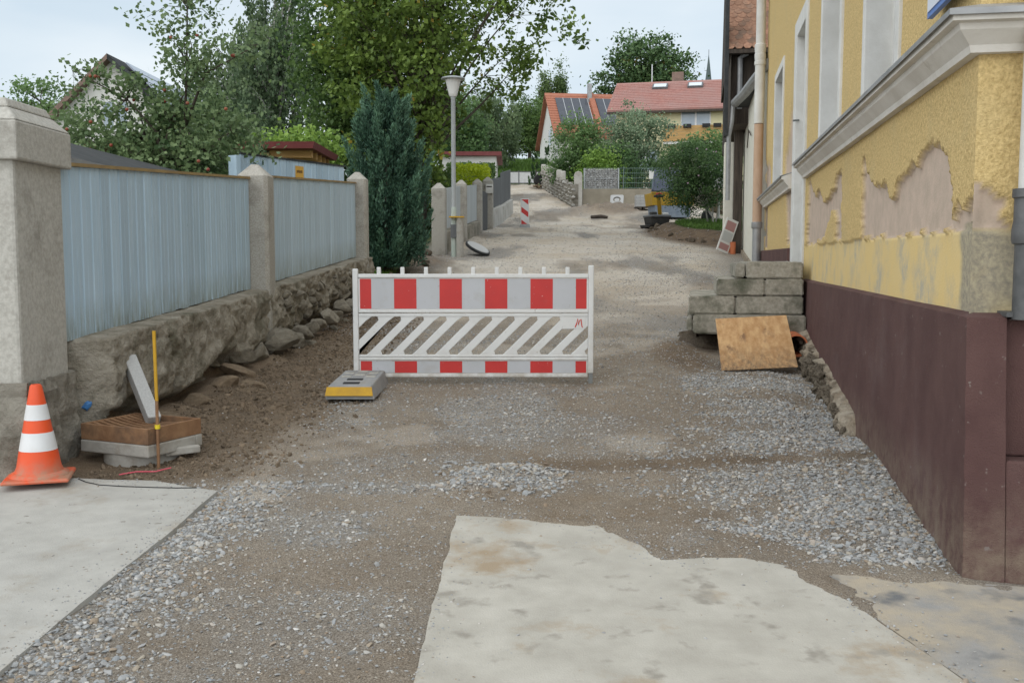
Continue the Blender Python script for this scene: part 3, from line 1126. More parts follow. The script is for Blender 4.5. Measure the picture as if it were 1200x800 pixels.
link('foundation', mesh_np('foundation', np.stack([X, Y, Z], -1).reshape(-1, 3), grid_quads(len(yy), len(zz))[:, ::-1], m_found), yh)
rs = [rock(k + 60, 2, .5, .8, m_found) for k in range(4)]
rr = random.Random(5)
for k in range(120):
    yv = rr.uniform(2.6, 6.6)
    zt = float(np.interp(yv, PBY, PBZ))
    sz = rr.uniform(.015, .062) * (1 if k % 3 else 1.4)
    link('stone', rs[k % 4], yh, (-.03 - rr.random() * .07, yv, rr.uniform(zt - .28, zt - .02)), (rr.random() * 3, rr.random() * 3, rr.random() * 3), (sz, sz * 1.2, sz * .8))
# downpipe at the near corner (in its chase) and the one at the far end
b = MB()
b.lathe([(.052, 1.29), (.052, 1.60), (.062, 1.605), (.066, 1.62), (.066, 1.66), (.060, 1.70), (.060, 1.79), (.068, 1.795), (.068, 1.83)], 20)
dp = b.build('lower_downpipe', m_iron, yh, (.232, .105, 0), smooth='auto')
MB().lathe([(.047, 1.80), (.047, 6.9)], 20).build('downpipe', m_white, yh, (.232, .105, 0), smooth='auto')
MB().rng(-.075, .075, -.01, .14, 1.30, 1.32).build('pipe_bracket', m_iron, yh, (.232, .105, 0))
m_tan = M('tan_paint', (.44, .30, .205), (.50, .35, .25), scale=4, rough=.7)
FX, FY = -.10, 13.72
MB().lathe([(.075, .8), (.075, 2.04), (.090, 2.05), (.095, 2.06), (.095, 2.15), (.085, 2.16)], 16).build('far_lower_pipe', m_zinc, yh, (FX, FY, 0), smooth='auto')
MB().lathe([(.080, 2.16), (.080, 3.85)], 16).build('far_pipe_sleeve', m_tan, yh, (FX, FY, 0), smooth='auto')
b = MB().lathe([(.085, 3.86), (.085, 4.85), (.098, 4.86), (.098, 4.92), (.088, 4.93), (.098, 4.98), (.098, 5.04), (.088, 5.05), (.098, 5.12), (.098, 5.20), (.080, 5.22), (.080, 6.9)], 16)
b.build('far_downpipe', m_white, yh, (FX, FY, 0), smooth='auto')
# notice board above the cornice at the corner
m_signw = M('sign_white', (.62, .66, .74), rough=.4)
m_signb = M('sign_blue', (.10, .20, .50), rough=.4)
sg = thing('notice_board', 'white notice board with blue rim fixed above the cornice at the house corner', 'sign', (*sn_xy(.72, .01), 2.70), -A)
MB().rng(-.025, .0, -.42, .16, .0, .80).build('board', m_signb, sg)
MB().rng(-.030, -.026, -.40, .14, .025, .78).build('panel', m_signw, sg)

# ---------------------------------------------------------------- stone steps at the house door
m_step = M('step_granite', (.27, .25, .205), (.40, .375, .32), scale=28, rough=.92, bump=.5, bscale=60, bdist=.008, col3=(.105, .108, .078), scale3=3.4, spread3=(.47, .68), rnd=.10)
st = thing('stone_steps', 'flight of mossy granite block steps leading up to the house door', 'steps', (*sn_xy(6.42, 0), .45), -A)


def block(x0, x1, y0, y1, z0, z1, seed):
    bm = bmesh.new()
    bmesh.ops.create_cube(bm, size=1)
    for v in bm.verts:
        v.co = Vector(((x0 + x1) / 2 + v.co.x * (x1 - x0), (y0 + y1) / 2 + v.co.y * (y1 - y0), (z0 + z1) / 2 + v.co.z * (z1 - z0)))
    bmesh.ops.bevel(bm, geom=bm.edges[:], offset=.014, segments=2, affect='EDGES')
    bmesh.ops.subdivide_edges(bm, edges=[e for e in bm.edges if e.calc_length() > .1], cuts=5, use_grid_fill=True)
    for v in bm.verts:
        v.co += Vector((mn.noise(v.co * 7 + Vector((seed, 0, 0))), mn.noise(v.co * 7 + Vector((0, seed, 0))), mn.noise(v.co * 7 + Vector((0, 0, seed))))) * .008
    me_ = bpy.data.meshes.new('step_block')
    bm.to_mesh(me_)
    bm.free()
    me_.materials.append(m_step)
    link('step_block', me_, st)


# local x is into the house, so -x is towards the street; z above .45
for k, a in enumerate([(-.61, -.03, .02, 2.1, .872, 1.045), (-.72, -.615, .06, 2.0, .880, 1.030),
                       (-.91, -.42, -.01, .9, .690, .868), (-.415, -.02, .0, .9, .692, .869), (-.91, -.3, .905, 2.15, .690, .866),
                       (-1.20, -.72, -.02, 1.0, .495, .686), (-.715, -.02, -.01, 1.0, .497, .686), (-1.20, -.3, 1.005, 2.2, .495, .684),
                       (-1.15, .0, -.11, .6, .292, .492), (-1.22, -.5, .62, 2.2, .292, .490), (-1.22, -1.155, .0, .6, .32, .45)]):
    block(*a, k * 3.7)
m_clod = M('earth_clod', (.10, .078, .055), (.17, .135, .10), scale=9, rough=1, bump=1, bscale=25, bdist=.03)
for k, (x, y, z, sx, sy, sz) in enumerate([(-.95, .35, .13, .30, .34, .17), (-.40, .45, .10, .50, .3, .2), (-.9, 1.4, .1, .4, .8, .2), (-1.15, .7, .10, .16, .4, .18)]):
    link('bedding', rock(80 + k, 3, .8, 1, m_clod), st, (x, y, z), (0, 0, k), (sx, sy, sz))
# plywood sheet leaning against the steps, drain pipe stub beside it
m_ply = M('plywood', (.42, .235, .105), (.60, .39, .20), scale=5, rough=.75, stretch=(3.2, 3.2, .35), bump=.2, bscale=30, col3=(.25, .15, .085), scale3=3.2, spread3=(.56, .74),
          dirt=((.15, .11, .075), .0, .26), spots=((.24, .14, .08), 3.0, .66, .72))
PY0 = np.array([2.045, 9.62, .445])
bd = MB()
q = [(2.035, 9.60, .452), (2.775, 9.60, .488), (2.775, 10.05, .965), (2.055, 10.03, .93)]
off = Vector((0, .016, -.006))
base = Vector((2.4, 9.6, .45))
pp = [Vector(v) - base for v in q]
bd.hexa([pp[0], pp[1], pp[1] + off, pp[0] + off, pp[3], pp[2], pp[2] + off, pp[3] + off])
o = bd.build('plywood_sheet', m_ply, None, base, bevel=.003)
tag(o, 'weathered plywood sheet leaning against the granite steps', 'board')
m_clay = M('clay_orange', (.42, .12, .05), (.52, .17, .075), scale=6, rough=.7)
pb = MB()
ring = []
for k in range(24):
    a = 2 * math.pi * k / 24
    ring.append((math.cos(a), math.sin(a)))
vs_, fs = [], []
for y_, r_o in ((0, .112), (.6, .112), (.6, .098), (0, .098)):
    vs_ += [(r_o * cx, y_, r_o * cz) for cx, cz in ring]
for i in range(4):
    j = (i + 1) % 4
    for k in range(24):
        k2 = (k + 1) % 24
        fs.append((i * 24 + k, i * 24 + k2, j * 24 + k2, j * 24 + k))
pb.add(vs_, fs)
tag(pb.build('drain_pipe', m_clay, None, (2.83, 9.86, .67), (0, 0, -A), smooth='auto'), 'open clay drain pipe end between plywood sheet and house foundation', 'pipe')

# ---------------------------------------------------------------- left: gate pillar, retaining wall, boarded fence
m_conc = M('pillar_concrete', (.36, .345, .31), (.47, .455, .415), scale=42, rough=.92, bump=.5, bscale=90, bdist=.006, detail=4, col3=(.155, .140, .115), scale3=1.8, spread3=(.54, .78))
gp = thing('gate_pillar', 'broad concrete gate pillar with moulded cap at left edge of street', 'pillar', (-3.06, 5.87, .28))
hw = .30
b = MB()
b.rng(-hw, hw, -hw, hw, .5, 1.82)
b.build('shaft', m_conc, gp, bevel=.02)
b = MB()
c_ = hw + .045
b.rng(-c_, c_, -c_, c_, 1.805, 2.02)
b.hexa([(-c_, -c_, 2.02), (c_, -c_, 2.02), (c_, c_, 2.02), (-c_, c_, 2.02), (-c_ + .075, -c_ + .075, 2.10), (c_ - .075, -c_ + .075, 2.10), (c_ - .075, c_ - .075, 2.10), (-c_ + .075, c_ - .075, 2.10)])
b.hexa([(-c_ + .075, -c_ + .075, 2.10), (c_ - .075, -c_ + .075, 2.10), (c_ - .075, c_ - .075, 2.10), (-c_ + .075, c_ - .075, 2.10), (-c_ + .10, -c_ + .10, 2.155), (c_ - .10, -c_ + .10, 2.155), (c_ - .10, c_ - .10, 2.155), (-c_ + .10, c_ - .10, 2.155)])
b.build('cap', m_conc, gp, bevel=.012)


def lump_box(x0, x1, y0, y1, z0, z1, amp, mat, name, parent, seed=0, freq=3.0, cuts=14):
    bm = bmesh.new()
    bmesh.ops.create_cube(bm, size=1)
    bmesh.ops.subdivide_edges(bm, edges=bm.edges[:], cuts=cuts, use_grid_fill=True)
    for v in bm.verts:
        n = v.co.copy()
        p = Vector(((x0 + x1) / 2 + v.co.x * (x1 - x0), (y0 + y1) / 2 + v.co.y * (y1 - y0), (z0 + z1) / 2 + v.co.z * (z1 - z0)))
        o_ = Vector((seed * 5.3, seed, 0))
        k = mn.noise(p * freq + o_) + .5 * mn.noise(p * freq * 2.3 + o_) + .3 * mn.noise(p * freq * 5 + o_)
        p += Vector((n.x, n.y, n.z * .4)).normalized() * k * amp
        v.co = p
    me_ = bpy.data.meshes.new(name)
    bm.to_mesh(me_)
    bm.free()
    me_.materials.append(mat)
    return link(name, me_, parent)


lump_box(-hw - .02, hw + .03, -hw - .03, hw + .03, -.3, .56, .055, m_oldconc, 'footing', gp, 3, 4.0, 22)

m_rubble = M('wall_rubble', (.235, .210, .165), (.36, .33, .275), scale=9, rough=.96, bump=1.0, bscale=26, bdist=.03, col3=(.13, .12, .085), scale3=2.6, spread3=(.50, .68))
rw = thing('retaining_wall', 'crumbling rubble wall with undermined foot carrying the blue boarded fence', 'wall', (-2.6, 6.2, .3))
yy = uniq((6.17, 11, .026), (11, 16.0, .045))
TZ = lambda y: np.interp(y, [6.17, 10.2, 15.7], [1.015, 1.225, 1.54])
nz_ = 46
T = np.linspace(0, 1, nz_)
Y, TT = np.meshgrid(yy, T, indexing='ij')
ztop = TZ(Y) + (fbm(Y, Y * 0, 2.2, 3, 61) - .5) * .03
zbot = prof(Y) - .15
Z = zbot + (ztop - zbot) * TT
fx_ = fence_x(Y) + .20
st_ = fbm(Y * 1.0, Z * 2.2, 2.6, 2, 62)
cell = np.abs(fbm(Y, Z * 1.6, 3.3, 2, 63) - .5)
kf = .62 + .38 * sstep(9.4, 10.6, Y)
X = fx_ + ((st_ - .5) * .10 + (fbm(Y, Z, 10, 4, 64, .65) - .5) * .11 - .045 * sstep(.035, .0, cell)) * kf - .03 + .04 * (1 - kf)
hh = (Z - prof(Y))
X = X - .30 * sstep(.24, .02, hh + (fbm(Y, Y * 0 + 3, 1.6, 3, 65) - .5) * .45) * sstep(6.2, 6.6, Y)
X = np.where(TT > .93, np.minimum(X, fx_ - .01), X) - .30 * sstep(6.42, 6.17, Y)
crown = np.stack([fence_x(yy) - .25, yy, ztop[:, -1] + .02], -1)
V = np.concatenate([np.stack([X, Y, Z], -1), crown[:, None]], 1) - np.array([-2.6, 6.2, .3])
link('wall_body', mesh_np('wall_body', V.reshape(-1, 3), grid_quads(len(yy), nz_ + 1)[:, ::-1], m_rubble), rw)
m_boulder = M('boulder', (.19, .165, .125), (.30, .275, .225), scale=6, rough=.95, bump=.8, bscale=24, bdist=.02, rnd=.18, col3=(.11, .095, .07), scale3=3, spread3=(.5, .7))
rr = random.Random(77)
bs0 = [rock(k + 140, 2, .4, .9, m_boulder) for k in range(6)]
for k in range(190):
    y = rr.uniform(6.5, 15.6) if k % 3 else rr.uniform(10.3, 15.4)
    hi = float(TZ(y)) - .10
    lo = float(prof(y)) + .06
    if y < 10.0 and k % 4:
        continue
    z = rr.uniform(lo, hi) if y > 10.3 else lo + .18 * rr.random()
    s = rr.uniform(.045, .12)
    x = float(fence_x(y)) + .14 - (.16 if z < lo + .15 else 0) + rr.uniform(-.02, .02)
    link('stone', bs0[k % 6], rw, (x + 2.6, y - 6.2, z - .3), (rr.uniform(-.5, .5), rr.uniform(-.5, .5), rr.random() * 6), (s * .9, s * rr.uniform(1, 1.5), s * rr.uniform(.6, .9)))
m_brown = M('brown_boulder', (.17, .125, .082), (.25, .19, .13), scale=5, rough=.95, bump=.8, bscale=20, bdist=.02, rnd=.12)
bs = [rock(k + 100, 3, .6, .8, m_boulder, smooth=False) for k in range(6)]
bs2 = [rock(k + 120, 3, .6, .7, m_brown) for k in range(3)]
rr = random.Random(12)
for (x, y, dz, s, k) in [(-2.36, 10.05, .20, .26, 0), (-2.28, 10.45, .14, .17, 1), (-2.30, 10.85, .16, .16, 2), (-2.27, 11.2, .18, .15, 3), (-2.25, 11.6, .2, .17, 4), (-2.22, 12.0, .22, .15, 5),
                         (-2.22, 12.4, .18, .14, 1), (-2.2, 12.8, .24, .15, 0), (-2.16, 13.3, .2, .16, 2), (-2.14, 13.8, .2, .15, 3), (-2.1, 14.4, .22, .18, 4), (-2.26, 11.0, .02, .11, 5),
                         (-2.5, 9.6, .12, .22, 3), (-2.52, 9.2, .18, .2, 5), (-2.05, 14.9, .12, .17, 0), (-2.18, 12.2, .04, .1, 4), (-2.1, 10.6, .02, .07, 2), (-2.18, 13.0, .03, .1, 1)]:
    link('stone', bs[k], rw, (x + 2.6, y - 6.2, h1(x, y) + dz - .3 - .05), (rr.uniform(-.4, .4), rr.uniform(-.4, .4), rr.random() * 6), (s, s * rr.uniform(.75, 1.1), s * rr.uniform(.6, .95)))
for (x, y, dz, s, k) in [(-2.42, 8.75, .04, 0.16, 0), (-2.40, 8.2, .03, 0.14, 1), (-2.2, 8.4, .0, 0.12, 2), (-2.47, 7.7, .02, 0.13, 1), (-2.5, 7.0, .0, .16, 0)]:
    link('stone', bs2[k], rw, (x + 2.6, y - 6.2, h1(x, y) + dz - .3 - .03), (rr.uniform(-.3, .3), rr.uniform(-.3, .3), rr.random() * 6), (s * 1.2, s, s * .8))

m_board = M('blue_grey_board', (.37, .49, .585), (.41, .525, .62), scale=2.6, rough=.62, stretch=(4, 4, .5), bump=.15, bscale=14, rnd=.10,
            dirt=((.22, .25, .22), .0, .26), spots=((.22, .28, .32), 24.0, .70, .74), col3=(.49, .60, .68), scale3=3, spread3=(.6, .8))
m_board2 = M('grey_board', (.405, .515, .60), (.445, .55, .63), scale=2.6, rough=.62, stretch=(4, 4, .5), bump=.15, bscale=14, rnd=.07, dirt=((.27, .30, .27), .0, .30), spots=((.27, .33, .37), 24.0, .70, .74))
m_strip = M('pine_strip', (.34, .24, .10), (.24, .17, .085), scale=6, rough=.8)
m_knot = M('nail', (.06, .07, .08), rough=.7)


def board_mesh(wd, hgt, shear, mat, th=.022):
    """a tongue-and-groove board with a rounded bead edge; top and bottom follow the slope of the street"""
    pr = [(-.012, 0), (-.008, .006), (0.0, .010), (.004, .014), (.004, wd - .004), (.0, wd)]
    pr = [(.0 - th, 0.0), (.0 - .014, 0.0), (.004, .014), (.004, wd * .46), (-.002, wd * .48), (.004, wd * .50), (.004, wd - .012), (-.014, wd - .001), (-th, wd - .001)]
    n = len(pr)
    vs_ = [(x, y, y * shear) for x, y in pr] + [(x, y, hgt + y * shear) for x, y in pr]
    fs = [tuple(range(n)), tuple(range(n, 2 * n))[::-1]] + [(i, n + i, n + (i + 1) % n, (i + 1) % n) for i in range(n)]
    return MB().add(vs_, fs).mesh('board', mat)


def board_fence(label, ya, yb, zb0, zb1, zt0, zt1, mat, nb):
    """fence panel from ya to yb"""
    xa, xb = float(fence_x(ya)) + .0, float(fence_x(yb)) + .0
    L = math.hypot(xb - xa, yb - ya)
    ang = -math.atan2(xb - xa, yb - ya)
    t = thing('board_fence', label, 'fence', (xa, ya, zb0), ang, 'blue boarded fence panels')
    wd = L / nb
    sh = (zb1 - zb0) / L
    hgt = ((zt0 - zb0) + (zt1 - zb1)) / 2
    me_ = board_mesh(wd, hgt, sh, mat)
    r2 = random.Random(nb)
    for k in range(nb):
        link('board', me_, t, (r2.uniform(-.0025, .0025), k * wd, k * wd * sh + r2.uniform(-.004, .004)), (0, 0, r2.uniform(-.004, .004)))
    MB().hexa([(-.035, 0, hgt), (.022, 0, hgt), (.022, L, hgt + L * sh), (-.035, L, hgt + L * sh), (-.035, 0, hgt + .022), (.022, 0, hgt + .022), (.022, L, hgt + L * sh + .022), (-.035, L, hgt + L * sh + .022)]).build('top_strip', m_strip, t)
    for zz in (.18, hgt - .22):
        MB().hexa([(-.09, 0, zz), (-.024, 0, zz), (-.024, L, zz + L * sh), (-.09, L, zz + L * sh), (-.09, 0, zz + .09), (-.024, 0, zz + .09), (-.024, L, zz + L * sh + .09), (-.09, L, zz + L * sh + .09)]).build('back_rail', m_darkwood, t)
    return t


board_fence('blue painted board fence panel between broad gate pillar and first pointed pillar', 6.16, 10.02, 1.02, 1.235, 2.10, 2.33, m_board, 27)
board_fence('greyer board fence panel between the two pointed granite pillars', 10.36, 15.45, 1.255, 1.555, 2.36, 2.685, m_board2, 32)


def pointed_pillar(label, x, y, z0, ztip, wd, rz=0.0, group='pointed granite fence pillars', mat=None, cham=.035):
    o = thing('pillar', label, 'pillar', (x, y, z0), rz, group)
    h = ztip - z0
    a = wd / 2
    c = cham
    oc = [(-a + c, -a), (a - c, -a), (a, -a + c), (a, a - c), (a - c, a), (-a + c, a), (-a, a - c), (-a, -a + c)]
    b = MB()
    n = 8
    vs_ = [(u, v, -.4) for u, v in oc] + [(u, v, h - wd * .42) for u, v in oc] + [(u * .22, v * .22, h - .012) for u, v in oc]
    fs = [tuple(range(8))[::-1]] + [(i, (i + 1) % n, n + (i + 1) % n, n + i) for i in range(n)] + [(n + i, n + (i + 1) % n, 2 * n + (i + 1) % n, 2 * n + i) for i in range(n)] + [tuple(range(16, 24))]
    b.add(vs_, fs)
    b.build('shaft', mat or m_granite, o, bevel=.01)
    return o


pointed_pillar('pointed granite pillar in the middle of the boarded fence', -2.60, 10.19, .75, 2.49, .31)
pointed_pillar('pointed granite pillar at the far end of the boarded fence', -2.40, 15.62, 1.0, 2.87, .30)
# lean-to shed roof behind the fence
m_felt = M('roofing_felt', (.028, .030, .031), (.05, .052, .053), scale=4, rough=.85, bump=.2, bscale=30)
sh = thing('garden_shed', 'low garden shed with dark felt roof behind the boarded fence', 'shed', (-3.7, 9.0, 1.1))
ang = math.atan2(.40, 1.15)
b = MB()
b.hexa([(.66, -3.3, 1.085), (.66, 4.7, 1.085), (-.55, 4.7, 1.505), (-.55, -3.3, 1.505), (.66, -3.3, 1.12), (.66, 4.7, 1.12), (-.55, 4.7, 1.54), (-.55, -3.3, 1.54)])
b.build('roof', m_felt, sh)
MB().rng(-.53, .50, -3.1, 4.5, -.6, 1.08).build('wall', m_darkwood, sh)
MB().rng(.655, .675, -3.3, 4.7, 1.06, 1.13).build('eaves_trim', m_zinc, sh)
# open gate leaf behind the second panel
gl = thing('gate_leaf', 'tall blue board gate leaf swung open behind the far fence panel', 'gate', (-3.78, 14.0, 1.35), -math.atan2(1.11, 2.0))
Lg = 2.29
mg = board_mesh(Lg / 17, 1.62, 0, m_board)
for k in range(17):
    link('board', mg, gl, (random.Random(k).uniform(-.002, .002), k * Lg / 17, 0))
MB().rng(-.05, .02, 0, Lg, 1.622, 1.645).build('top_strip', m_felt, gl)
MB().rng(-.09, -.023, 0, Lg, .3, .4).build('back_rail', m_darkwood, gl)
m_ysign = M('yellow_sign', (.62, .36, .07), (.55, .31, .06), scale=12, rough=.5)
m_ink = M('sign_ink', (.10, .055, .02), rough=.6)
sgn = MB().rng(.006, .012, 1.13, 1.31, 1.27, 1.55).build('warning_sign', m_ysign, gl)
sgn['label'] = 'small yellow warning sign'
for z0, z1, y0, y1 in ((1.445, 1.49, 1.155, 1.285), (1.345, 1.385, 1.15, 1.29)):
    for k in range(6):
        w_ = (y1 - y0) / 6
        MB().rng(.012, .0135, y0 + k * w_, y0 + (k + .72) * w_, z0 + (.006 if k % 2 else 0), z1 - (.005 if k % 3 == 0 else 0)).build('lettering', m_ink, sgn)
MB().rng(.006, .010, 2.12, 2.25, 1.27, 1.40).build('paper_notice', m_white, gl)
MB().rng(-.12, .03, -.10, -.02, -.2, 1.60).build('gate_post', m_board, gl)
# __PART3__
# ---------------------------------------------------------------- traffic barrier
m_plast = M('white_plastic', (.70, .71, .71), (.64, .645, .64), scale=3, rough=.45, spec=.4, col3=(.50, .48, .44), scale3=4, spread3=(.58, .85), dirt=((.40, .36, .30), -.02, .30), spots=((.45, .43, .40), 30, .69, .74))
m_red = M('red_reflector', (.56, .030, .026), (.50, .028, .026), scale=5, rough=.38, spec=.4, col3=(.42, .06, .055), scale3=9, spread3=(.60, .8), spots=((.60, .35, .33), 40, .71, .74))
m_refl = M('white_reflector', (.50, .515, .55), (.46, .475, .50), scale=3, rough=.38, spec=.4, col3=(.40, .39, .38), scale3=5, spread3=(.54, .8), spots=((.36, .35, .34), 30, .69, .74))
m_redpen = M('red_marker', (.60, .05, .03), rough=.5)
BW = 2.085
BX, BY = -1.385, 8.82
bar = thing('traffic_barrier', 'white plastic site barrier with red stripes standing across the street', 'barrier', (BX, BY, .445))
for k, (x, zt) in enumerate(((.0, 1.0), (BW, 1.03))):
    MB().rng(x - .024, x + .024, -.022, .022, .075 + .01 * (1 - k), zt).build('upright', m_plast, bar, bevel=.008)
    MB().rng(x - .018, x + .018, -.012, .012, (-.06 if k else .03), .09).build('peg', m_grey, bar)
xl, xr = .026, BW - .026
tilt = .0


def rail(z0, z1, d, nm='rail'):
    return MB().rng(xl, xr, -d, d, z0, z1).build(nm, m_plast, bar, bevel=.006)


rail(.920, .955, .020)
rail(.612, .640, .020)
rail(.578, .606, .017)
rail(.190, .216, .020)
rail(.218, .240, .015)
rail(.040, .070, .020)
for k in range(9):
    x = BW * (k + 1) / 10
    MB().rng(x - .018, x + .018, -.014, .014, .953, 1.015).build('peg', m_plast, bar, bevel=.006)
reds = [(.040, .140), (.342, .540), (.744, .942), (1.146, 1.344), (1.548, 1.746), (1.950, 2.045)]
for (z0, z1) in ((.642, .918), (.072, .188)):
    pn = MB().rng(xl, xr, -.008, .008, z0, z1).build('panel', m_plast, bar)
    px_ = .040
    for (a0, a1) in reds:
        if a0 > px_ + .01:
            MB().rng(px_ + .001, a0 - .001, -.0105, -.0082, z0 + .006, z1 - .006).build('white_stripe', m_refl, pn)
        MB().rng(a0, a1, -.0105, -.0082, z0 + .006, z1 - .006).build('red_stripe', m_red, pn)
        px_ = a1


def clipx(poly, lo, hi):
    for s_, lim in ((1, lo), (-1, hi)):
        o_ = []
        for i in range(len(poly)):
            a, b = poly[i - 1], poly[i]
            ia, ib = s_ * (a[0] - lim) >= 0, s_ * (b[0] - lim) >= 0
            if ia != ib:
                t_ = (lim - a[0]) / (b[0] - a[0])
                o_.append((lim, a[1] + t_ * (b[1] - a[1])))
            if ib:
                o_.append(b)
        poly = o_
        if not poly:
            return poly
    return poly


zlo, zhi = .238, .580
for k in range(-2, 11):
    x0 = .125 + .2015 * k                      # foot of each diagonal slat; feet flare like moulded fillets
    wd = .072
    poly = [(x0 - .035, zlo), (x0 + wd + .035, zlo), (x0 + wd + .022, zlo + .035), (x0 + wd + .30 - .005, zhi - .04), (x0 + wd + .30 + .05, zhi), (x0 + .30 - .03, zhi), (x0 + .30 - .022, zhi - .035), (x0 + .01, zlo + .04)]
    poly = clipx(poly, xl, xr)
    if len(poly) > 2 and max(p[0] for p in poly) - min(p[0] for p in poly) > .02:
        MB().prism(poly, -.012 - .0002 * (k % 2), .012, 'y').build('slat', m_plast, bar, bevel=.004)
pq = MB().rng(1.832, 2.035, -.0145, .0135, .470, .577).build('plaque', m_plast, bar, bevel=.003)
# the hand-drawn red scrawl
MB().tube([(1.945, -.0155, .485), (1.957, -.0155, .515), (1.966, -.0155, .560), (1.975, -.0155, .505), (1.985, -.0155, .545), (1.996, -.0155, .555), (2.005, -.0155, .490), (2.012, -.0155, .484)], .0048, 5).build('scrawl', m_redpen, pq)

m_foot = M('recycled_grey', (.25, .255, .26), (.31, .31, .305), scale=9, rough=.8, bump=.3, bscale=60, col3=(.24, .21, .17), scale3=5, spread3=(.55, .75))
m_yel = M('yellow_edge', (.55, .32, .02), (.44, .25, .03), scale=9, rough=.6)
fp = thing('barrier_foot', 'flat grey plastic foot plate with yellow front edge under the barrier', 'foot plate', (-1.30, 8.36, .43))
fh = thing_h = .10
b = MB()
b.hexa([(-.20, -.44, -.02), (.20, -.44, -.02), (.20, .50, -.02), (-.20, .50, -.02), (-.185, -.40, .085), (.165, -.40, .085), (.165, .46, .115), (-.185, .46, .115)])
b.build('plate', m_foot, fp, bevel=.012)
MB().hexa([(-.198, -.455, .012), (.185, -.455, .012), (.185, -.44, .012), (-.198, -.44, .012), (-.19, -.418, .078), (.172, -.418, .078), (.172, -.404, .078), (-.19, -.404, .078)]).build('edge_reflector', m_yel, fp)
for y0, y1 in ((-.30, -.23), (-.10, -.04)):
    MB().hexa([(-.08, y0, .08), (.05, y0, .08), (.05, y1, .08), (-.08, y1, .08), (-.08, y0, .0915 + .0035 * (y0 + .4) * 10), (.05, y0, .0915 + .0035 * (y0 + .4) * 10), (.05, y1, .0915 + .0035 * (y1 + .4) * 10), (-.08, y1, .0915 + .0035 * (y1 + .4) * 10)]).build('socket', m_rubber, fp)
for i in range(3):
    for j in range(4):
        yy_ = .05 + j * .10
        MB().rng(-.155 + i * .105, -.075 + i * .105, yy_, yy_ + .07, .09, .1045 + yy_ * .035).build('pad', m_foot if (i + j) % 2 else m_conc, fp)

# ---------------------------------------------------------------- traffic cone
m_orange = M('cone_orange', (.72, .085, .020), (.63, .075, .022), scale=4, rough=.5, spec=.4, col3=(.42, .11, .05), scale3=4.0, spread3=(.58, .85), dirt=((.36, .20, .13), .03, .13))
m_cwhite = M('cone_white', (.68, .69, .70), (.60, .60, .60), scale=6, rough=.45)
cn = thing('traffic_cone', 'orange and white striped traffic cone beside the broad gate pillar', 'cone', (-2.66, 5.52, .05 * 5.52 + .035), .30)
b = MB()
b.hexa([(-.175, -.175, .0), (.175, -.175, .0), (.175, .175, .0), (-.175, .175, .0), (-.170, -.170, .022), (.170, -.170, .022), (.170, .170, .022), (-.170, .170, .022)])
b.build('base', m_orange, cn, bevel=.012)
r0, r1, zt = .118, .030, .53


def cr_(z):
    return r0 + (r1 - r0) * (z - .06) / (zt - .06)


MB().lathe([(.158, .022), (.150, .034), (.128, .045), (cr_(.07), .07), (cr_(.16), .165)], 32).build('skirt', m_orange, cn, smooth='auto')
for z0, z1, mt, nm in ((.165, .265, m_cwhite, 'white_band'), (.265, .335, m_orange, 'orange_band'), (.335, .420, m_cwhite, 'white_band')):
    e = .0015 if mt is m_cwhite else 0
    MB().lathe([(cr_(z0) + e, z0), (cr_(z1) + e, z1)], 32).build(nm, mt, cn, smooth='auto')
MB().lathe([(cr_(.42), .42), (cr_(.522), .522), (cr_(.53) - .006, .531), (.018, .531), (.018, .50)], 32).build('tip', m_orange, cn, smooth='auto')

# ---------------------------------------------------------------- raised drain grate by the left wall
m_rust = M('rusty_iron', (.20, .105, .055), (.30, .175, .095), scale=7, rough=.9, bump=.4, bscale=40, col3=(.12, .075, .05), scale3=5, spread3=(.5, .7))
m_ring = M('new_concrete', (.33, .315, .285), (.40, .385, .35), scale=12, rough=.9, bump=.4, bscale=60, col3=(.24, .205, .16), scale3=4, spread3=(.52, .75))
gz = .335
rz = -.42
rg = MB().lathe([(.185, -.10), (.23, -.10), (.23, .055), (.185, .055), (.185, -.10)], 28, cap=False).build('concrete_ring', m_ring, None, (-2.33, 6.20, gz - .04), smooth='auto')
tag(rg, 'round concrete shaft ring under the rusty drain grate', 'ring')
gr = thing('drain_grate', 'rusty drain grate in a concrete frame raised above the dug soil', 'grate', (-2.33, 6.20, gz + .015), rz)
hx, hy = .275, .235
b = MB()
for x0, x1, y0, y1 in ((-hx, hx, -hy, -hy + .06), (-hx, hx, hy - .06, hy), (-hx, -hx + .06, -hy + .06, hy - .06), (hx - .06, hx, -hy + .06, hy - .06)):
    b.rng(x0, x1, y0, y1, .0, .075)
b.build('concrete_frame', m_ring, gr, bevel=.008)
for (x0, x1, y0, y1) in ((-hx + .004, hx - .004, -hy + .004, -hy + .022), (-hx + .004, hx - .004, hy - .022, hy - .004), (-hx + .004, -hx + .022, -hy + .022, hy - .022), (hx - .022, hx - .004, -hy + .022, hy - .022)):
    MB().rng(x0, x1, y0, y1, .077, .175).build('frame_side', m_rust, gr, bevel=.003)
for k in range(9):
    y = -hy + .045 + k * (2 * hy - .09) / 8
    pts_ = [(-hx + .02 + (2 * hx - .04) * t / 8, y, .172 - .034 * math.sin(math.pi * t / 8)) for t in range(9)]
    b = MB()
    vs_ = []
    for p in pts_:
        vs_ += [(p[0], p[1] - .011, p[2]), (p[0], p[1] + .011, p[2]), (p[0], p[1] + .009, p[2] - .04), (p[0], p[1] - .009, p[2] - .04)]
    fs = []
    for t in range(8):
        for i in range(4):
            j = (i + 1) % 4
            fs.append((t * 4 + j, t * 4 + i, t * 4 + 4 + i, t * 4 + 4 + j))
    fs += [(0, 1, 2, 3), (35, 34, 33, 32)]
    b.add(vs_, fs).build('grate_bar', m_rust, gr)
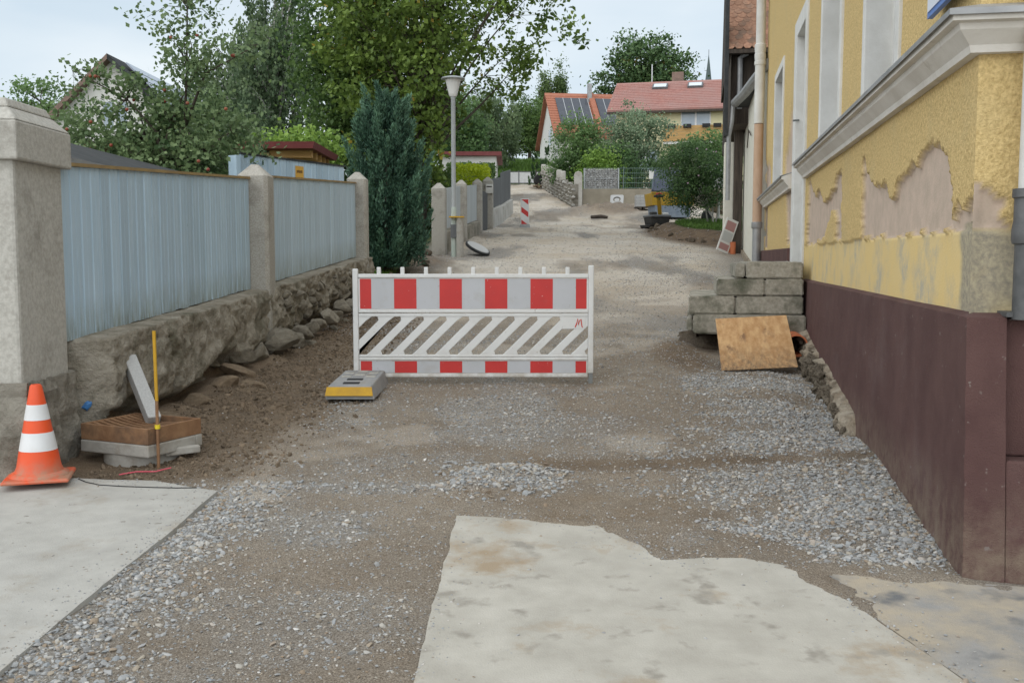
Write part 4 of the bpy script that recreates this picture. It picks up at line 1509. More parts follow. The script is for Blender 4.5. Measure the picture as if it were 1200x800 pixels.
MB().rng(-.012, .012, -hy + .03, hy - .03, .085, .125).build('cross_bar', m_rust, gr)
wedge = MB().hexa([(-.02, -.05, 0), (.20, -.02, 0), (.20, .03, 0), (-.02, .05, 0), (-.02, -.05, .05), (.20, -.02, .045), (.20, .03, .045), (-.02, .05, .05)]).build('concrete_wedge', m_ring, None, (-2.14, 6.10, .325), (0, 0, .55), bevel=.008)
tag(wedge, 'loose concrete piece wedged under the corner of the drain grate', 'concrete piece')
# marking rod
rod = thing('marking_rod', 'thin steel survey rod with yellow painted top beside the drain grate', 'rod', (-2.135, 5.93, .25))
MB().tube([(0, 0, 0), (.0, .0, .44)], .010, 8).build('rusty_shaft', m_rust, rod, smooth='auto')
MB().tube([(0, 0, .44), (-.004, .0, .86)], .0105, 8).build('yellow_shaft', m_yel, rod, smooth='auto')
MB().lathe([(.016, .27), (.016, .295)], 10).build('tape_mark', M('yellow_tape', (.7, .55, .03), rough=.5), rod)
# granite kerb stone leaning on the wall
m_light = M('light_granite', (.36, .36, .355), (.45, .45, .44), scale=90, rough=.85, bump=.3, bscale=90, bdist=.004)
kb = MB().bar((-2.30, 6.33, .50), (-2.60, 6.72, .865), .085, .075).build('kerb_stone', m_light, None, bevel=.006)
tag(kb, 'slim pale granite kerb stone leaning from the grate to the rubble wall', 'kerb stone')
# blue scrap of foil caught in the wall corner
m_blue = M('blue_foil', (.05, .17, .42), (.08, .24, .52), scale=14, rough=.35)
bf = rock(211, 2, 1.2, .8, m_blue, 3.0)
tag(link('plastic_scrap', bf, None, (-2.715, 6.30, .60), (.3, .8, .2), (.03, .03, .06)), 'crumpled blue plastic scrap stuck in the wall corner by the gate pillar', 'plastic')

# ---------------------------------------------------------------- second garden wall up the street on the same side
def lx(y):
    return -1.70 + .09 * (y - 23.4)


m_pale = M('pale_board', (.40, .43, .44), (.46, .49, .50), scale=2, rough=.6, rnd=.05, stretch=(5, 5, .5))
m_dgrey = M('dark_grey_board', (.10, .105, .11), (.135, .14, .145), scale=2, rough=.6, rnd=.12, stretch=(5, 5, .5))
m_wash = M('whitewashed_base', (.40, .385, .35), (.50, .48, .44), scale=3, rough=.9, bump=.4, bscale=25, col3=(.24, .21, .17), scale3=2.2, spread3=(.5, .75))
pil = [(23.4, .34, 'pointed granite pillar right beside the street lamp'), (27.1, .30, 'pointed granite pillar between the two pale fence panels'), (30.6, .30, 'pointed granite pillar after the second pale fence panel'),
       (33.4, .36, 'square granite pillar with letter box at the start of the dark fence')]
for y, wd, lb in pil:
    g = float(prof(y))
    pointed_pillar(lb, lx(y), y, g - .05, g + 1.66 + (.05 if y > 33 else 0), wd, 0, 'pillars of the upper garden fence', cham=.03)
lbx = thing('letter_box', 'small white letter box on the square granite pillar', 'letter box', (lx(33.4) + .05, 33.4 - .19, float(prof(33.4)) + 1.15))
MB().rng(-.12, .12, -.10, .0, .0, .30).build('box', m_white, lbx, bevel=.01)
MB().rng(-.09, .09, -.108, -.101, .20, .23).build('slot', m_rubber, lbx)


def upper_fence(label, ya, yb, z0, z1, mat, nb, base_mat, cap_h=0.0):
    xa, xb = lx(ya), lx(yb)
    L = math.hypot(xb - xa, yb - ya)
    g0, g1 = float(prof(ya)), float(prof(yb))
    t = thing('board_fence', label, 'fence', (xa, ya, g0), -math.atan2(xb - xa, yb - ya), 'upper garden fence panels')
    sh_ = (g1 - g0) / L
    me_ = board_mesh(L / nb, z1 - z0, sh_, mat)
    for k in range(nb):
        link('board', me_, t, (0, k * L / nb, z0 + k * L / nb * sh_))
    MB().hexa([(-.14, 0, -.4), (.12, 0, -.4), (.12, L, g1 - g0 - .4), (-.14, L, g1 - g0 - .4), (-.14, 0, z0 - .02), (.12, 0, z0 - .02), (.10, L, g1 - g0 + z0 - .02), (-.14, L, g1 - g0 + z0 - .02)]).build('base_wall', base_mat, t, bevel=.02)
    return t


upper_fence('pale grey board fence panel behind the street lamp', 23.6, 26.9, .52, 1.50, m_pale, 22, m_rubble)
upper_fence('pale grey board fence panel beyond the lamp and its first pillar pair', 27.3, 30.4, .42, 1.48, m_pale, 20, m_rubble)
upper_fence('dark charcoal board fence on whitewashed base past the letter box', 33.65, 37.5, .62, 1.62, m_dgrey, 26, m_wash)
upper_fence('far dark charcoal board fence nearest the white yard gate', 37.6, 41.6, .60, 1.78, m_dgrey, 26, m_wash)
dgt = thing('garden_gate', 'narrow dark garden gate between granite pillar and letter box pillar', 'gate', (lx(30.9), 30.9, float(prof(30.9))), -math.atan2(.09, 1))
for k in range(14):
    MB().rng(-.02, .02, .05 + k * .16, .13 + k * .16, .12, 1.35).build('picket', m_dgrey, dgt)
for z in (.3, 1.1):
    MB().rng(-.05, -.021, .05, 2.25, z, z + .07).build('rail', m_dgrey, dgt)

# ---------------------------------------------------------------- street lamp and posts
m_pole = M('galvanised_pole', (.36, .385, .40), (.42, .44, .45), scale=3, rough=.45, metal=.3)
m_pgreen = M('pole_green_base', (.36, .42, .38), (.42, .46, .42), scale=5, rough=.55)
m_lens = M('lamp_opal', (.62, .62, .60), (.55, .55, .54), scale=3, rough=.35, spec=.5)
lp = thing('street_lamp', 'slim grey street lamp with white cone head beside the garden wall', 'street lamp', (-1.325, 22.8, 1.50))
MB().lathe([(.062, -.2), (.062, 1.15), (.055, 1.18)], 14).build('pole_foot', m_pgreen, lp, smooth='auto')
MB().lathe([(.052, 1.17), (.050, 3.60), (.056, 3.61), (.056, 3.66)], 14).build('pole', m_pole, lp, smooth='auto')
MB().lathe([(.075, 3.64), (.095, 3.68), (.10, 3.70), (.175, 4.01), (.17, 4.015)], 20).build('lens', m_lens, lp, smooth='auto')
MB().lathe([(.12, 4.005), (.265, 4.02), (.275, 4.035), (.24, 4.06), (.13, 4.085), (.02, 4.10)], 24).build('hood', m_pole, lp, smooth='auto')
MB().rng(-.07, .07, -.09, -.055, .48, .78).build('fuse_box', m_dgrey, lp)
mp_ = thing('cable_post', 'pale pipe post with yellow strap right beside the lamp foot', 'post', (-1.185, 22.75, 1.50))
MB().lathe([(.085, -.2), (.085, .96)], 14).build('pipe', m_ring, mp_, smooth='auto')
MB().rng(-.24, .10, -.10, .10, .935, .965).build('strap', m_yel, mp_)
# shaft cover leaning on the wall foot
dc = thing('shaft_cover', 'round pale shaft cover leaning on the soil by the lamp', 'cover', (-.80, 23.3, 1.62))
b = MB().lathe([(.30, -.035), (.31, -.02), (.31, .02), (.30, .03)], 20)
o = b.build('rim', m_felt, dc, (0, 0, .13), (R(14), R(27), 0), smooth='auto')
MB().lathe([(.275, .031), (.265, .042)], 20).build('lid', m_light, dc, (0, 0, .13), (R(14), R(27), 0), smooth='auto')

# ---------------------------------------------------------------- red and white beacon
be = thing('traffic_beacon', 'upright red and white striped traffic beacon on the street', 'beacon', (.44, 34.4, float(prof(34.4)) - .01))
MB().hexa([(-.19, -.30, -.02), (.19, -.30, -.02), (.19, .30, -.02), (-.19, .30, -.02), (-.16, -.26, .10), (.16, -.26, .10), (.16, .26, .10), (-.16, .26, .10)]).build('foot', m_foot, be, bevel=.01)
bp = MB().rng(-.145, .145, -.02, .02, .08, .98).build('panel', m_plast, be, bevel=.01)
for poly in ([(-.12, .95), (.12, .95), (.12, .77)], [(-.12, .70), (-.12, .52), (.12, .34), (.12, .52)], [(-.12, .26), (.10, .10), (-.12, .10)]):
    MB().prism(poly, -.0225, -.0202, 'y').build('red_stripe', m_red, bp)

# ---------------------------------------------------------------- neighbour's white wall, barn and its clutter
m_lime = M('peeling_limewash', (.60, .585, .50), (.66, .645, .575), scale=4, rough=.92, bump=.5, bscale=30, col3=(.40, .37, .30), scale3=5, spread3=(.60, .72))
m_creamw = M('cream_wall', (.56, .53, .40), (.62, .59, .46), scale=3, rough=.9)
nb = thing('limewashed_house', 'white peeling neighbour house with tiled barn roof behind it', 'house', (*sn_xy(14.0, .06), .9), -A)
H0 = .9
b = MB()
b.rng(.0, 4.5, .0, 6.6, -.2, 3.90)
b.build('wall', m_lime, nb)
b = MB()
b.hexa([(-.10, .15, -.4), (.2, .15, -.4), (.2, 6.7, -.4), (-.10, 6.7, -.4), (-.05, .15, .42), (.2, .15, .42), (.2, 6.7, .88), (-.05, 6.7, .88)])
b.build('foundation', m_found, nb)
# dark barn door jamb and pale pier at the far end of the wall
MB().rng(-.24, -.04, 5.9, 6.3, .72, 3.75).build('barn_door', m_darkwood, nb, bevel=.01)
MB().rng(-.46, -.22, 6.45, 6.9, .3, 3.4).build('pier', m_lime, nb, bevel=.03)
# barn volume with tiled roof turned to the viewer
bx0, bx1, by0, by1, bz = -.45, 7.0, 4.4, 12.0, 5.20
MB().rng(bx0 + .06, bx1, by0 + .25, by1, 3.6, bz).build('barn_wall', m_darkwood, nb)
for k in range(16):
    MB().rng(bx0 + .10 + k * .40, bx0 + .12 + k * .40, by0 + .22, by0 + .248, 3.7, bz).build('batten', m_darkwood, nb)
rise = 4.6
ridge_y = (by0 + by1) / 2
rf = MB()
rf.add([(bx0, by0 - .1, bz - .05), (bx1, by0 - .1, bz - .05), (bx1, ridge_y, bz + rise), (bx0, ridge_y, bz + rise), (bx1, by1, bz - .05), (bx0, by1, bz - .05)],
       [(0, 1, 2, 3), (3, 2, 4, 5), (0, 3, 5), (1, 4, 2), (0, 5, 4, 1)])
ro = rf.build('roof', m_darkwood, nb)
m_btile = M('plain_tile', (.25, .13, .085), (.35, .20, .13), scale=14, rough=.9, bump=.3, bscale=30, rnd=.22, col3=(.17, .12, .09), scale3=1.5, spread3=(.5, .7))
slope = math.atan2(rise + .05, ridge_y - by0 + .1)
tl = MB().prism([(-.088, 0), (.088, 0), (.088, .26), (.045, .33), (-.045, .33), (-.088, .26)], 0, .014, 'z')
# tail of the tile points downhill
tme = MB().add([(x, -y, z) for x, y, z in tl.v], [f[::-1] for f in tl.f]).mesh('roof_tile', m_btile)
cnt = 0
rr = random.Random(3)
for r_ in range(30):
    for c2 in range(10):
        d = .10 + r_ * .15
        y = by0 - .1 + d * math.cos(slope)
        z = bz - .05 + d * math.sin(slope) + .03
        x = bx0 + .02 + (c2 + (.5 if r_ % 2 else .08)) * .182
        link('roof_tile', tme, nb, (x, y + .16 * math.cos(slope), z + .16 * math.sin(slope) + .015), (slope - .035 + rr.uniform(-.01, .01), rr.uniform(-.012, .012), rr.uniform(-.01, .01)))
MB().rng(bx0 - .08, bx0 + .0, by0 - .16, by0 + .3, 3.3, bz + 3).build('verge_board', m_felt, nb)
MB().rng(bx0, bx1, by0 - .15, by0 + .02, bz - .14, bz - .055).build('eaves_board', m_darkwood, nb)
# gutter of the low roof and its pipes
gpts = [(.10, -.25, 3.98), (-.02, 1.0, 3.97), (-.16, 2.6, 3.95), (-.30, 4.2, 3.99)]
MB().tube(gpts, .10, 10).build('gutter', m_zinc, nb, smooth='auto')
MB().hexa([(.05, 0, 3.90), (4.5, 0, 3.90), (4.5, 4.3, 3.90), (-.25, 4.3, 3.90), (.05, 0, 4.03), (4.5, 0, 4.6), (4.5, 4.3, 4.6), (-.25, 4.3, 4.05)]).build('low_roof', m_felt, nb)
MB().tube([(-.34, 4.25, 3.95), (-.36, 4.3, 3.6), (-.42, 4.35, 3.3), (-.42, 4.4, 1.9)], .05, 8).build('downpipe', m_zinc, nb, smooth='auto')
MB().tube([(-.20, 4.5, 3.9), (-.20, 4.5, 5.0), (-.05, 4.5, 5.1)], .06, 8).build('downpipe', m_zinc, nb, smooth='auto')
MB().tube([(-.24, 5.75, 1.0), (-.24, 5.75, .5)], .065, 10).build('clay_pipe', m_clay, nb, smooth='auto')
MB().tube([(-.30, 6.15, 1.5), (-.30, 6.15, .75)], .075, 10).build('clay_pipe', m_clay, nb, smooth='auto')
MB().tube([(-.03, 2.6, 3.1), (-.04, 3.4, 3.3), (-.035, 4.0, 3.0)], .012, 6).build('iron_bracket', m_darkwood, nb)

# white sign leaning near the wall end
m_signg = M('sign_grey', (.42, .43, .42), rough=.5)
m_signr = M('sign_faded_red', (.36, .20, .19), rough=.5)
sx, sy = 4.93, 23.5
ls = thing('leaning_sign', 'white site sign with faded red fields leaning at the wall end', 'sign', (sx, sy, h1(sx, sy) + .06), .5)
ls.rotation_euler = (0, R(21), R(20))
ls.scale = (.85, .85, .85)
MB().rng(-.19, .19, -.015, .015, 0, .95).build('board', m_white, ls)
for z0, z1, mt in ((.62, .88, m_signr), (.30, .58, m_signg), (.06, .24, m_signr)):
    MB().rng(-.15, .15, -.019, -.0155, z0, z1).build('field', mt, ls)

# ---------------------------------------------------------------- plate compactor, yellow skip, bin, pallet
m_myel = M('machine_yellow', (.42, .26, .02), (.36, .22, .03), scale=5, rough=.5, col3=(.25, .18, .08), scale3=4, spread3=(.6, .8))
m_mblack = M('machine_black', (.025, .025, .026), (.05, .048, .045), scale=6, rough=.6)
pc = thing('plate_compactor', 'yellow and black plate compactor with tall handle on the gravel', 'compactor', (4.83, 33.4, h1(4.83, 33.4) - .01), .25)
MB().hexa([(-.40, -.35, 0), (.40, -.35, 0), (.40, .45, 0), (-.40, .45, 0), (-.42, -.45, .10), (.42, -.45, .10), (.42, .50, .10), (-.42, .50, .10)]).build('base_plate', m_mblack, pc, bevel=.02)
MB().hexa([(-.30, -.30, .10), (.30, -.30, .10), (.30, .32, .10), (-.30, .32, .10), (-.34, -.34, .34), (.34, -.34, .34), (.34, .36, .34), (-.34, .36, .34)]).build('engine', m_mblack, pc, bevel=.03)
MB().rng(-.36, .36, -.38, .38, .342, .42).build('engine_cover', M('machine_grey', (.12, .125, .13), rough=.5), pc, bevel=.03)
MB().rng(-.30, -.12, -.30, -.05, .422, .52).build('air_filter', m_mblack, pc, bevel=.02)
MB().rng(.08, .30, -.28, .0, .422, .50).build('tank', m_white, pc, bevel=.02)
MB().bar((.06, -.12, .42), (-.14, -.45, 1.02), .13, .07).build('handle_bar', m_myel, pc, bevel=.01)
MB().rng(-.30, .02, -.52, -.40, .98, 1.06).build('grip', m_mblack, pc, bevel=.02)
MB().rng(-.22, -.05, -.53, -.39, 1.062, 1.13).build('red_knob', m_red, pc, bevel=.02)

sk = thing('yellow_skip', 'yellow site container with sloping ribbed blue grey lid behind the compactor', 'container', (6.05, 38.6, h1(6.05, 38.6) + .02), .12)
sk.scale = (.82, .82, .82)
MB().hexa([(-.95, -.55, .55), (1.0, -.55, .55), (1.0, .75, .55), (-.95, .75, .55), (-1.0, -.62, 1.12), (1.05, -.62, 1.12), (1.05, .8, 1.12), (-1.0, .8, 1.12)]).build('tub', m_myel, sk, bevel=.02)
MB().rng(-1.04, 1.09, -.66, -.60, 1.08, 1.16).build('rim', m_myel, sk)
MB().hexa([(-.80, -.5, .0), (.85, -.5, .0), (.85, .7, .0), (-.80, .7, .0), (-.85, -.53, .548), (.9, -.53, .548), (.9, .73, .548), (-.85, .73, .548)]).build('lower_body', M('machine_bluegrey', (.16, .20, .26), (.22, .26, .31), rough=.6), sk, bevel=.02)
m_lid = M('lid_bluegrey', (.055, .066, .092), (.08, .092, .12), scale=3, rough=.8)
lid = MB().hexa([(-1.05, -.70, 1.17), (1.1, -.70, 1.17), (1.05, .55, 2.22), (-.60, .55, 2.22), (-1.05, -.74, 1.21), (1.1, -.74, 1.21), (1.05, .51, 2.26), (-.60, .51, 2.26)]).build('lid', m_lid, sk)
for k in range(6):
    t_ = k / 5
    MB().bar((-1.02 + 2.08 * t_, -.745, 1.225), (-.57 + 1.58 * t_, .50, 2.275), .07, .05).build('rib', m_lid, lid)
MB().prism([(-.70, 1.17), (.55, 2.20), (.55, 1.17)], 1.02, 1.06, 'x').build('lid_side', m_lid, sk)

pal = thing('wooden_pallet', 'low wooden pallet carrying paving stones beside the yellow container', 'pallet', (5.5, 42.0, h1(5.5, 42.0) + .0))
pal.scale = (.62, .8, 1)
for x in (-.5, 0, .5):
    MB().rng(x - .06, x + .06, -.4, .4, 0, .09).build('block', m_darkwood, pal)
for k in range(5):
    MB().rng(-.58, .58, -.4 + k * .17, -.3 + k * .17, .091, .115).build('slat', m_darkwood, pal)
ps = thing('paver_stack', 'grey stack of concrete pavers on the low wooden pallet', 'paving stones', (5.5, 42.0, h1(5.5, 42.0) + .117))
ps.scale = (.62, .8, 1.0)
for i in range(4):
    for k in range(4):
        MB().rng(-.54 + k * .272, -.54 + k * .272 + .262, -.38, .38, i * .122, i * .122 + .118).build('paver', m_light, ps, bevel=.006)
mr = thing('shaft_surround', 'square white concrete shaft frame with dark hole tilted on the sand heap', 'shaft frame', (4.62, 44.2, h1(4.62, 44.2) + .15))
mr.rotation_euler = (R(52), 0, R(-10))
mr.scale = (.72, .72, .72)
b = MB()
sq, ci = [], []
for k in range(32):
    a = 2 * math.pi * (k + .5) / 32
    cx, sy_ = math.cos(a), math.sin(a)
    m_ = max(abs(cx), abs(sy_))
    sq.append((cx / m_ * .40, sy_ / m_ * .36))
    ci.append((cx * .23, sy_ * .21))
vs_ = [(x, y, .08) for x, y in sq] + [(x, y, .08) for x, y in ci] + [(x, y, -.04) for x, y in ci] + [(x, y, -.04) for x, y in sq]
fs = []
for r_ in range(4):
    for k in range(32):
        k2 = (k + 1) % 32
        fs.append((r_ * 32 + k, r_ * 32 + k2, ((r_ + 1) % 4) * 32 + k2, ((r_ + 1) % 4) * 32 + k))
b.add(vs_, fs).build('frame', m_light, mr)
MB().lathe([(.15, .0), (.15, .03), (.07, .035)], 20).build('cover', m_light, mr)
lg = MB().tube([(-.3, 0, .06), (.1, .02, .09), (.35, -.03, .05)], [.06, .07, .05], 8)
tag(lg.build('wood_log', m_darkwood, None, (3.35, 38.8, h1(3.35, 38.8)), smooth='auto'), 'dark piece of wood lying on the bare street before the sand heap', 'log')

# wheelbarrow behind the small tree
wb = thing('wheelbarrow', 'upturned tan wheelbarrow with white handle behind the shrub on the verge', 'wheelbarrow', (7.0, 33.4, h1(7.0, 33.4)), .5)
m_tanm = M('tan_metal', (.27, .22, .15), (.33, .27, .19), scale=6, rough=.6)
MB().hexa([(-.25, -.2, .35), (.35, -.2, .25), (.35, .3, .25), (-.25, .3, .35), (-.45, -.32, 1.0), (.55, -.32, .95), (.55, .42, .95), (-.45, .42, 1.0)]).build('tray', m_tanm, wb, bevel=.03)
MB().tube([(-.4, -.3, .1), (-.42, -.33, .9)], .035, 8).build('handle', m_white, wb, smooth='auto')
MB().tube([(-.4, .3, .1), (-.42, .33, .9)], .035, 8).build('handle', m_white, wb, smooth='auto')
b = MB().lathe([(.10, -.05), (.2, -.05), (.2, .05), (.10, .05)], 18)
b.build('wheel', m_rubber, wb, (-.65, .0, .18), (R(90), 0, 0), smooth='auto')

# ---------------------------------------------------------------- far right corner: stone wall, gabion, mesh fence
sw = thing('stone_wall', 'low quarry stone wall with small concrete posts beside the upper street', 'wall', (2.3, 52, 4.6))
m_sw = M('quarry_stone', (.26, .25, .225), (.38, .365, .335), scale=4, rough=.95, rnd=.22, bump=.6, bscale=20, bdist=.03)
xa, ya, xb, yb = 2.80, 45.4, 1.72, 58.8
nS = 40
rr = random.Random(9)
sms = [rock(300 + k, 2, .4, 1, m_sw) for k in range(4)]
for k in range(nS):
    for row in range(6):
        t_ = (k + (.5 if row % 2 else 0) + rr.uniform(-.15, .15)) / nS
        x, y = xa + (xb - xa) * t_, ya + (yb - ya) * t_
        hgt = 1.05 - .15 * t_
        z = float(prof(y)) + hgt * (row + .4) / 6 + rr.uniform(-.02, .02)
        link('stone', sms[(k * 3 + row) % 4], sw, (x - 2.3 - .03 + rr.uniform(-.02, .02), y - 52, z - 4.6), (rr.uniform(-.2, .2), rr.uniform(-.2, .2), rr.uniform(-.2, .2)), (rr.uniform(.13, .16), rr.uniform(.14, .24), rr.uniform(.08, .11)))
b = MB()
for k in range(8):
    t0, t1 = k / 8, (k + 1) / 8
    p0 = (xa + (xb - xa) * t0, ya + (yb - ya) * t0)
    p1 = (xa + (xb - xa) * t1, ya + (yb - ya) * t1)
    z0, z1 = float(prof(p0[1])), float(prof(p1[1]))
    b.hexa([(p0[0] - .1 - 2.3, p0[1] - 52, z0 - .4 - 4.6), (p0[0] + .2 - 2.3, p0[1] - 52, z0 - .4 - 4.6), (p1[0] + .2 - 2.3, p1[1] - 52, z1 - .4 - 4.6), (p1[0] - .1 - 2.3, p1[1] - 52, z1 - .4 - 4.6),
            (p0[0] - .1 - 2.3, p0[1] - 52, z0 + 1.02 - 4.6), (p0[0] + .2 - 2.3, p0[1] - 52, z0 + 1.02 - 4.6), (p1[0] + .2 - 2.3, p1[1] - 52, z1 + .88 - 4.6), (p1[0] - .1 - 2.3, p1[1] - 52, z1 + .88 - 4.6)])
b.build('mortar_core', m_oldconc, sw)
for k in range(7):
    t_ = .30 + k * .105
    x, y = xa + (xb - xa) * t_, ya + (yb - ya) * t_
    MB().rng(-.12, .16, -.17, .17, .80, 1.42 - .1 * t_).build('wall_post', m_wash, sw, (x - 2.3, y - 52, float(prof(y)) - 4.6), bevel=.06)
cp = thing('corner_pillar', 'round topped concrete pillar where stone wall meets the gabion', 'pillar', (3.0, 45.6, float(prof(45.6)) - .1))
MB().prism([(-.18, 0), (.18, 0), (.18, 1.5), (.14, 1.62), (0, 1.68), (-.14, 1.62), (-.18, 1.5)], -.18, .18, 'y').build('shaft', m_wash, cp, bevel=.015)
bw = thing('base_wall', 'long concrete base wall under gabion and mesh fence', 'wall', (3.2, 45.9, float(prof(45.9)) - .3))
gz0 = float(prof(45.9)) - .3
MB().rng(0.02, 9.0, -.15, .15, 0, 1.06).build('wall', M('retaining_concrete', (.25, .22, .17), (.32, .285, .225), scale=2, rough=.9, bump=.3, bscale=14, col3=(.24, .21, .165), scale3=1.2, spread3=(.5, .75)), bw)
ztop = gz0 + 1.065


def gabion(label, x0, x1, seed):
    g = thing('gabion_basket', label, 'gabion', (x0, 45.9, ztop), 0, 'gabion baskets on the base wall')
    ms = [rock(320 + k, 1, .4, 1, m_gab) for k in range(4)]
    r2 = random.Random(seed)
    nx = max(3, int((x1 - x0) / .125))
    for i in range(nx):
        for j in range(9):
            link('stone', ms[(i + j * 3) % 4], g, ((i + .5) * (x1 - x0) / nx + r2.uniform(-.02, .02), -.05 + r2.uniform(-.02, .02), .06 + j * .098 + r2.uniform(-.015, .015)),
                 (r2.random() * 6, r2.random() * 6, r2.random() * 6), (.078, .08, .062))
    MB().rng(.03, x1 - x0 - .03, -.03, .12, .02, .88).build('fill', m_gab, g)
    for xx in (0.0, x1 - x0):
        MB().rng(xx - .03, xx + .03, -.14, .14, 0, .93).build('post', m_pole, g)
    b_ = MB()
    for z in (.01, .46, .91):
        b_.tube([(0, -.135, z), (x1 - x0, -.135, z)], .008, 5)
    for k in range(1, int((x1 - x0) / .25)):
        b_.tube([(k * .25, -.135, 0), (k * .25, -.135, .92)], .006, 4)
    b_.build('wire_mesh', m_pole, g)
    return g


m_gab = M('gabion_stone', (.25, .25, .25), (.40, .40, .39), scale=5, rough=.95, rnd=.25, bump=.4, bscale=20)
gabion('grey stone gabion basket beside the round topped pillar', 3.30, 4.85, 1)
gabion('grey stone gabion basket behind the small flowering shrub', 8.0, 9.9, 2)
m_mesh = M('green_mesh', (.14, .20, .18), rough=.5, metal=.2)
mf = thing('mesh_fence', 'pale green wire mesh fence on the base wall between the gabions', 'fence', (4.92, 45.9, ztop))
for k in range(3):
    MB().rng(.15 + k * 1.30, .19 + k * 1.30, -.03, .03, -.3, 1.0).build('post', m_mesh, mf)
for r_ in range(5):
    MB().tube([(0, -.035, .05 + r_ * .22), (3.05, -.035, .05 + r_ * .22)], .010, 5).build('wire', m_mesh, mf)
for c2 in range(30):
    MB().tube([(.05 + c2 * .103, -.035, .02), (.05 + c2 * .103, -.035, .98)], .005, 4).build('wire', m_mesh, mf)
MB().rng(1.33, 1.60, -.055, -.045, .45, .80).build('plate', m_white, mf)

# white yard gate at the top of the street
yg = thing('yard_gate', 'wide white panelled yard gate closing the top of the street', 'gate', (-.6, 61.5, float(prof(61.5)) + .02))
for k in range(3):
    x0 = .02 + k * 1.0
    MB().rng(x0 + .03, x0 + .97, -.01, .01, .10, .74).build('panel', m_cwhite, yg)
for z in (.06, .75):
    MB().rng(0, 3.03, -.025, .025, z, z + .05).build('rail', m_dgrey, yg)
for k in range(4):
    MB().rng(k * 1.0 - .01, k * 1.0 + .05, -.03, .03, 0, .85).build('post', m_dgrey, yg)
b = MB().lathe([(.10, -.10), (.31, -.11), (.31, .11), (.10, .10)], 20)
ty = thing('spare_tyre', 'dark spare tyre lying on rubble at the end of the stone wall', 'tyre', (1.55, 57.6, float(prof(57.6)) + .15))
b.build('tyre', m_rubber, ty, (0, 0, .30), (R(75), 0, .4), smooth='auto')
for k in range(6):
    link('rubble_piece', bs2[k % 3], ty, (-.25 + k * .11, -.2 + .05 * (k % 2), -.05), (k, k, k), (.18, .16, .14))
# a black cord on the paving and a pink string line in the soil
cd = [(-2.47, 5.585), (-2.40, 5.52), (-2.30, 5.46), (-2.15, 5.43), (-1.98, 5.41), (-1.85, 5.40), (-1.74, 5.405)]
tag(MB().tube([(x, y, .05 * y + .013) for x, y in cd], .0028, 6).build('black_cord', m_rubber, None), 'thin black cord lying on the concrete beside the traffic cone', 'cord')
m_pink = M('pink_string', (.62, .10, .14), rough=.6)
ps_ = [(-2.30, 5.74), (-2.22, 5.80), (-2.12, 5.83), (-2.05, 5.90)]
tag(MB().tube([(x, y, h1(x, y) + .014) for x, y in ps_], .004, 6).build('pink_string', m_pink, None), 'short pink string lying in the soil below the drain grate', 'string')

# ---------------------------------------------------------------- houses in the background
m_whitew = M('white_render', (.66, .655, .63), (.60, .595, .57), scale=2, rough=.9)
m_orange_t = M('orange_tile', (.30, .115, .07), (.37, .15, .095), scale=6, rough=.8, rnd=.05)
m_red_t = M('faded_red_tile', (.30, .135, .115), (.37, .185, .155), scale=5, rough=.75, col3=(.33, .20, .18), scale3=.6, spread3=(.4, .7))
m_solar = M('solar_cell', (.045, .050, .065), (.065, .070, .085), scale=2, rough=.15, spec=.6)
m_alu = M('aluminium', (.55, .56, .57), rough=.4, metal=.5)
m_yelw = M('pale_yellow_render', (.66, .62, .40), (.61, .57, .37), scale=2, rough=.9)
m_balc = M('balcony_wood', (.42, .25, .095), (.50, .31, .13), scale=3, rough=.7, stretch=(1, 1, 8), rnd=.1)
m_chim = M('chimney_brick', (.17, .12, .10), (.24, .17, .14), scale=5, rough=.9)


def saddle(o, L, D, ze, zr, over, mat, th=.12):
    """two roof slopes as separate slabs, ridge along local x from 0 to L, D = full depth along y"""
    out_ = []
    for y0, y1 in ((-over, D / 2), (D + over, D / 2)):
        sl = (zr - ze) / (D / 2)
        zz = ze - over * sl
        b_ = MB()
        p = [(-over, y0, zz), (L + over, y0, zz), (L + over, y1, zr), (-over, y1, zr)]
        if y0 > y1:
            p = [p[1], p[0], p[3], p[2]]
        b_.hexa([(x, y, z - th) for x, y, z in p] + p)
        out_.append(b_.build('roof_slope', mat, o))
    return out_


def rib_rows(o, parent, L, D, ze, zr, over, mat, step=.38, hgt=.05):
    """tile courses as raised battens up the front slope (each course too fine to pick apart tile by tile)"""
    sl = math.atan2(zr - ze, D / 2)
    n = int(math.hypot(D / 2 + over, (zr - ze) * (1 + over / (D / 2))) / step)
    b_ = MB()
    for k in range(n):
        d = k * step
        y = -over + d * math.cos(sl)
        z = ze - over * math.tan(sl) + d * math.sin(sl)
        b_.hexa([(-over, y - .01, z + .002), (L + over, y - .01, z + .002), (L + over, y + step * math.cos(sl), z + step * math.sin(sl) + .002), (-over, y + step * math.cos(sl), z + step * math.sin(sl) + .002),
                 (-over, y - .01, z + hgt), (L + over, y - .01, z + hgt), (L + over, y + step * math.cos(sl), z + step * math.sin(sl) + .004), (-over, y + step * math.cos(sl), z + step * math.sin(sl) + .004)])
    o2 = b_.build('tile_courses', mat, parent)
    o2['kind'] = 'stuff'


def house_body(o, L, D, z0, ze, zr, mat):
    b_ = MB()
    b_.prism([(0, z0), (D, z0), (D, ze), (D / 2, zr - .06), (0, ze)], 0, L, 'x')
    return b_.build('wall', mat, o)


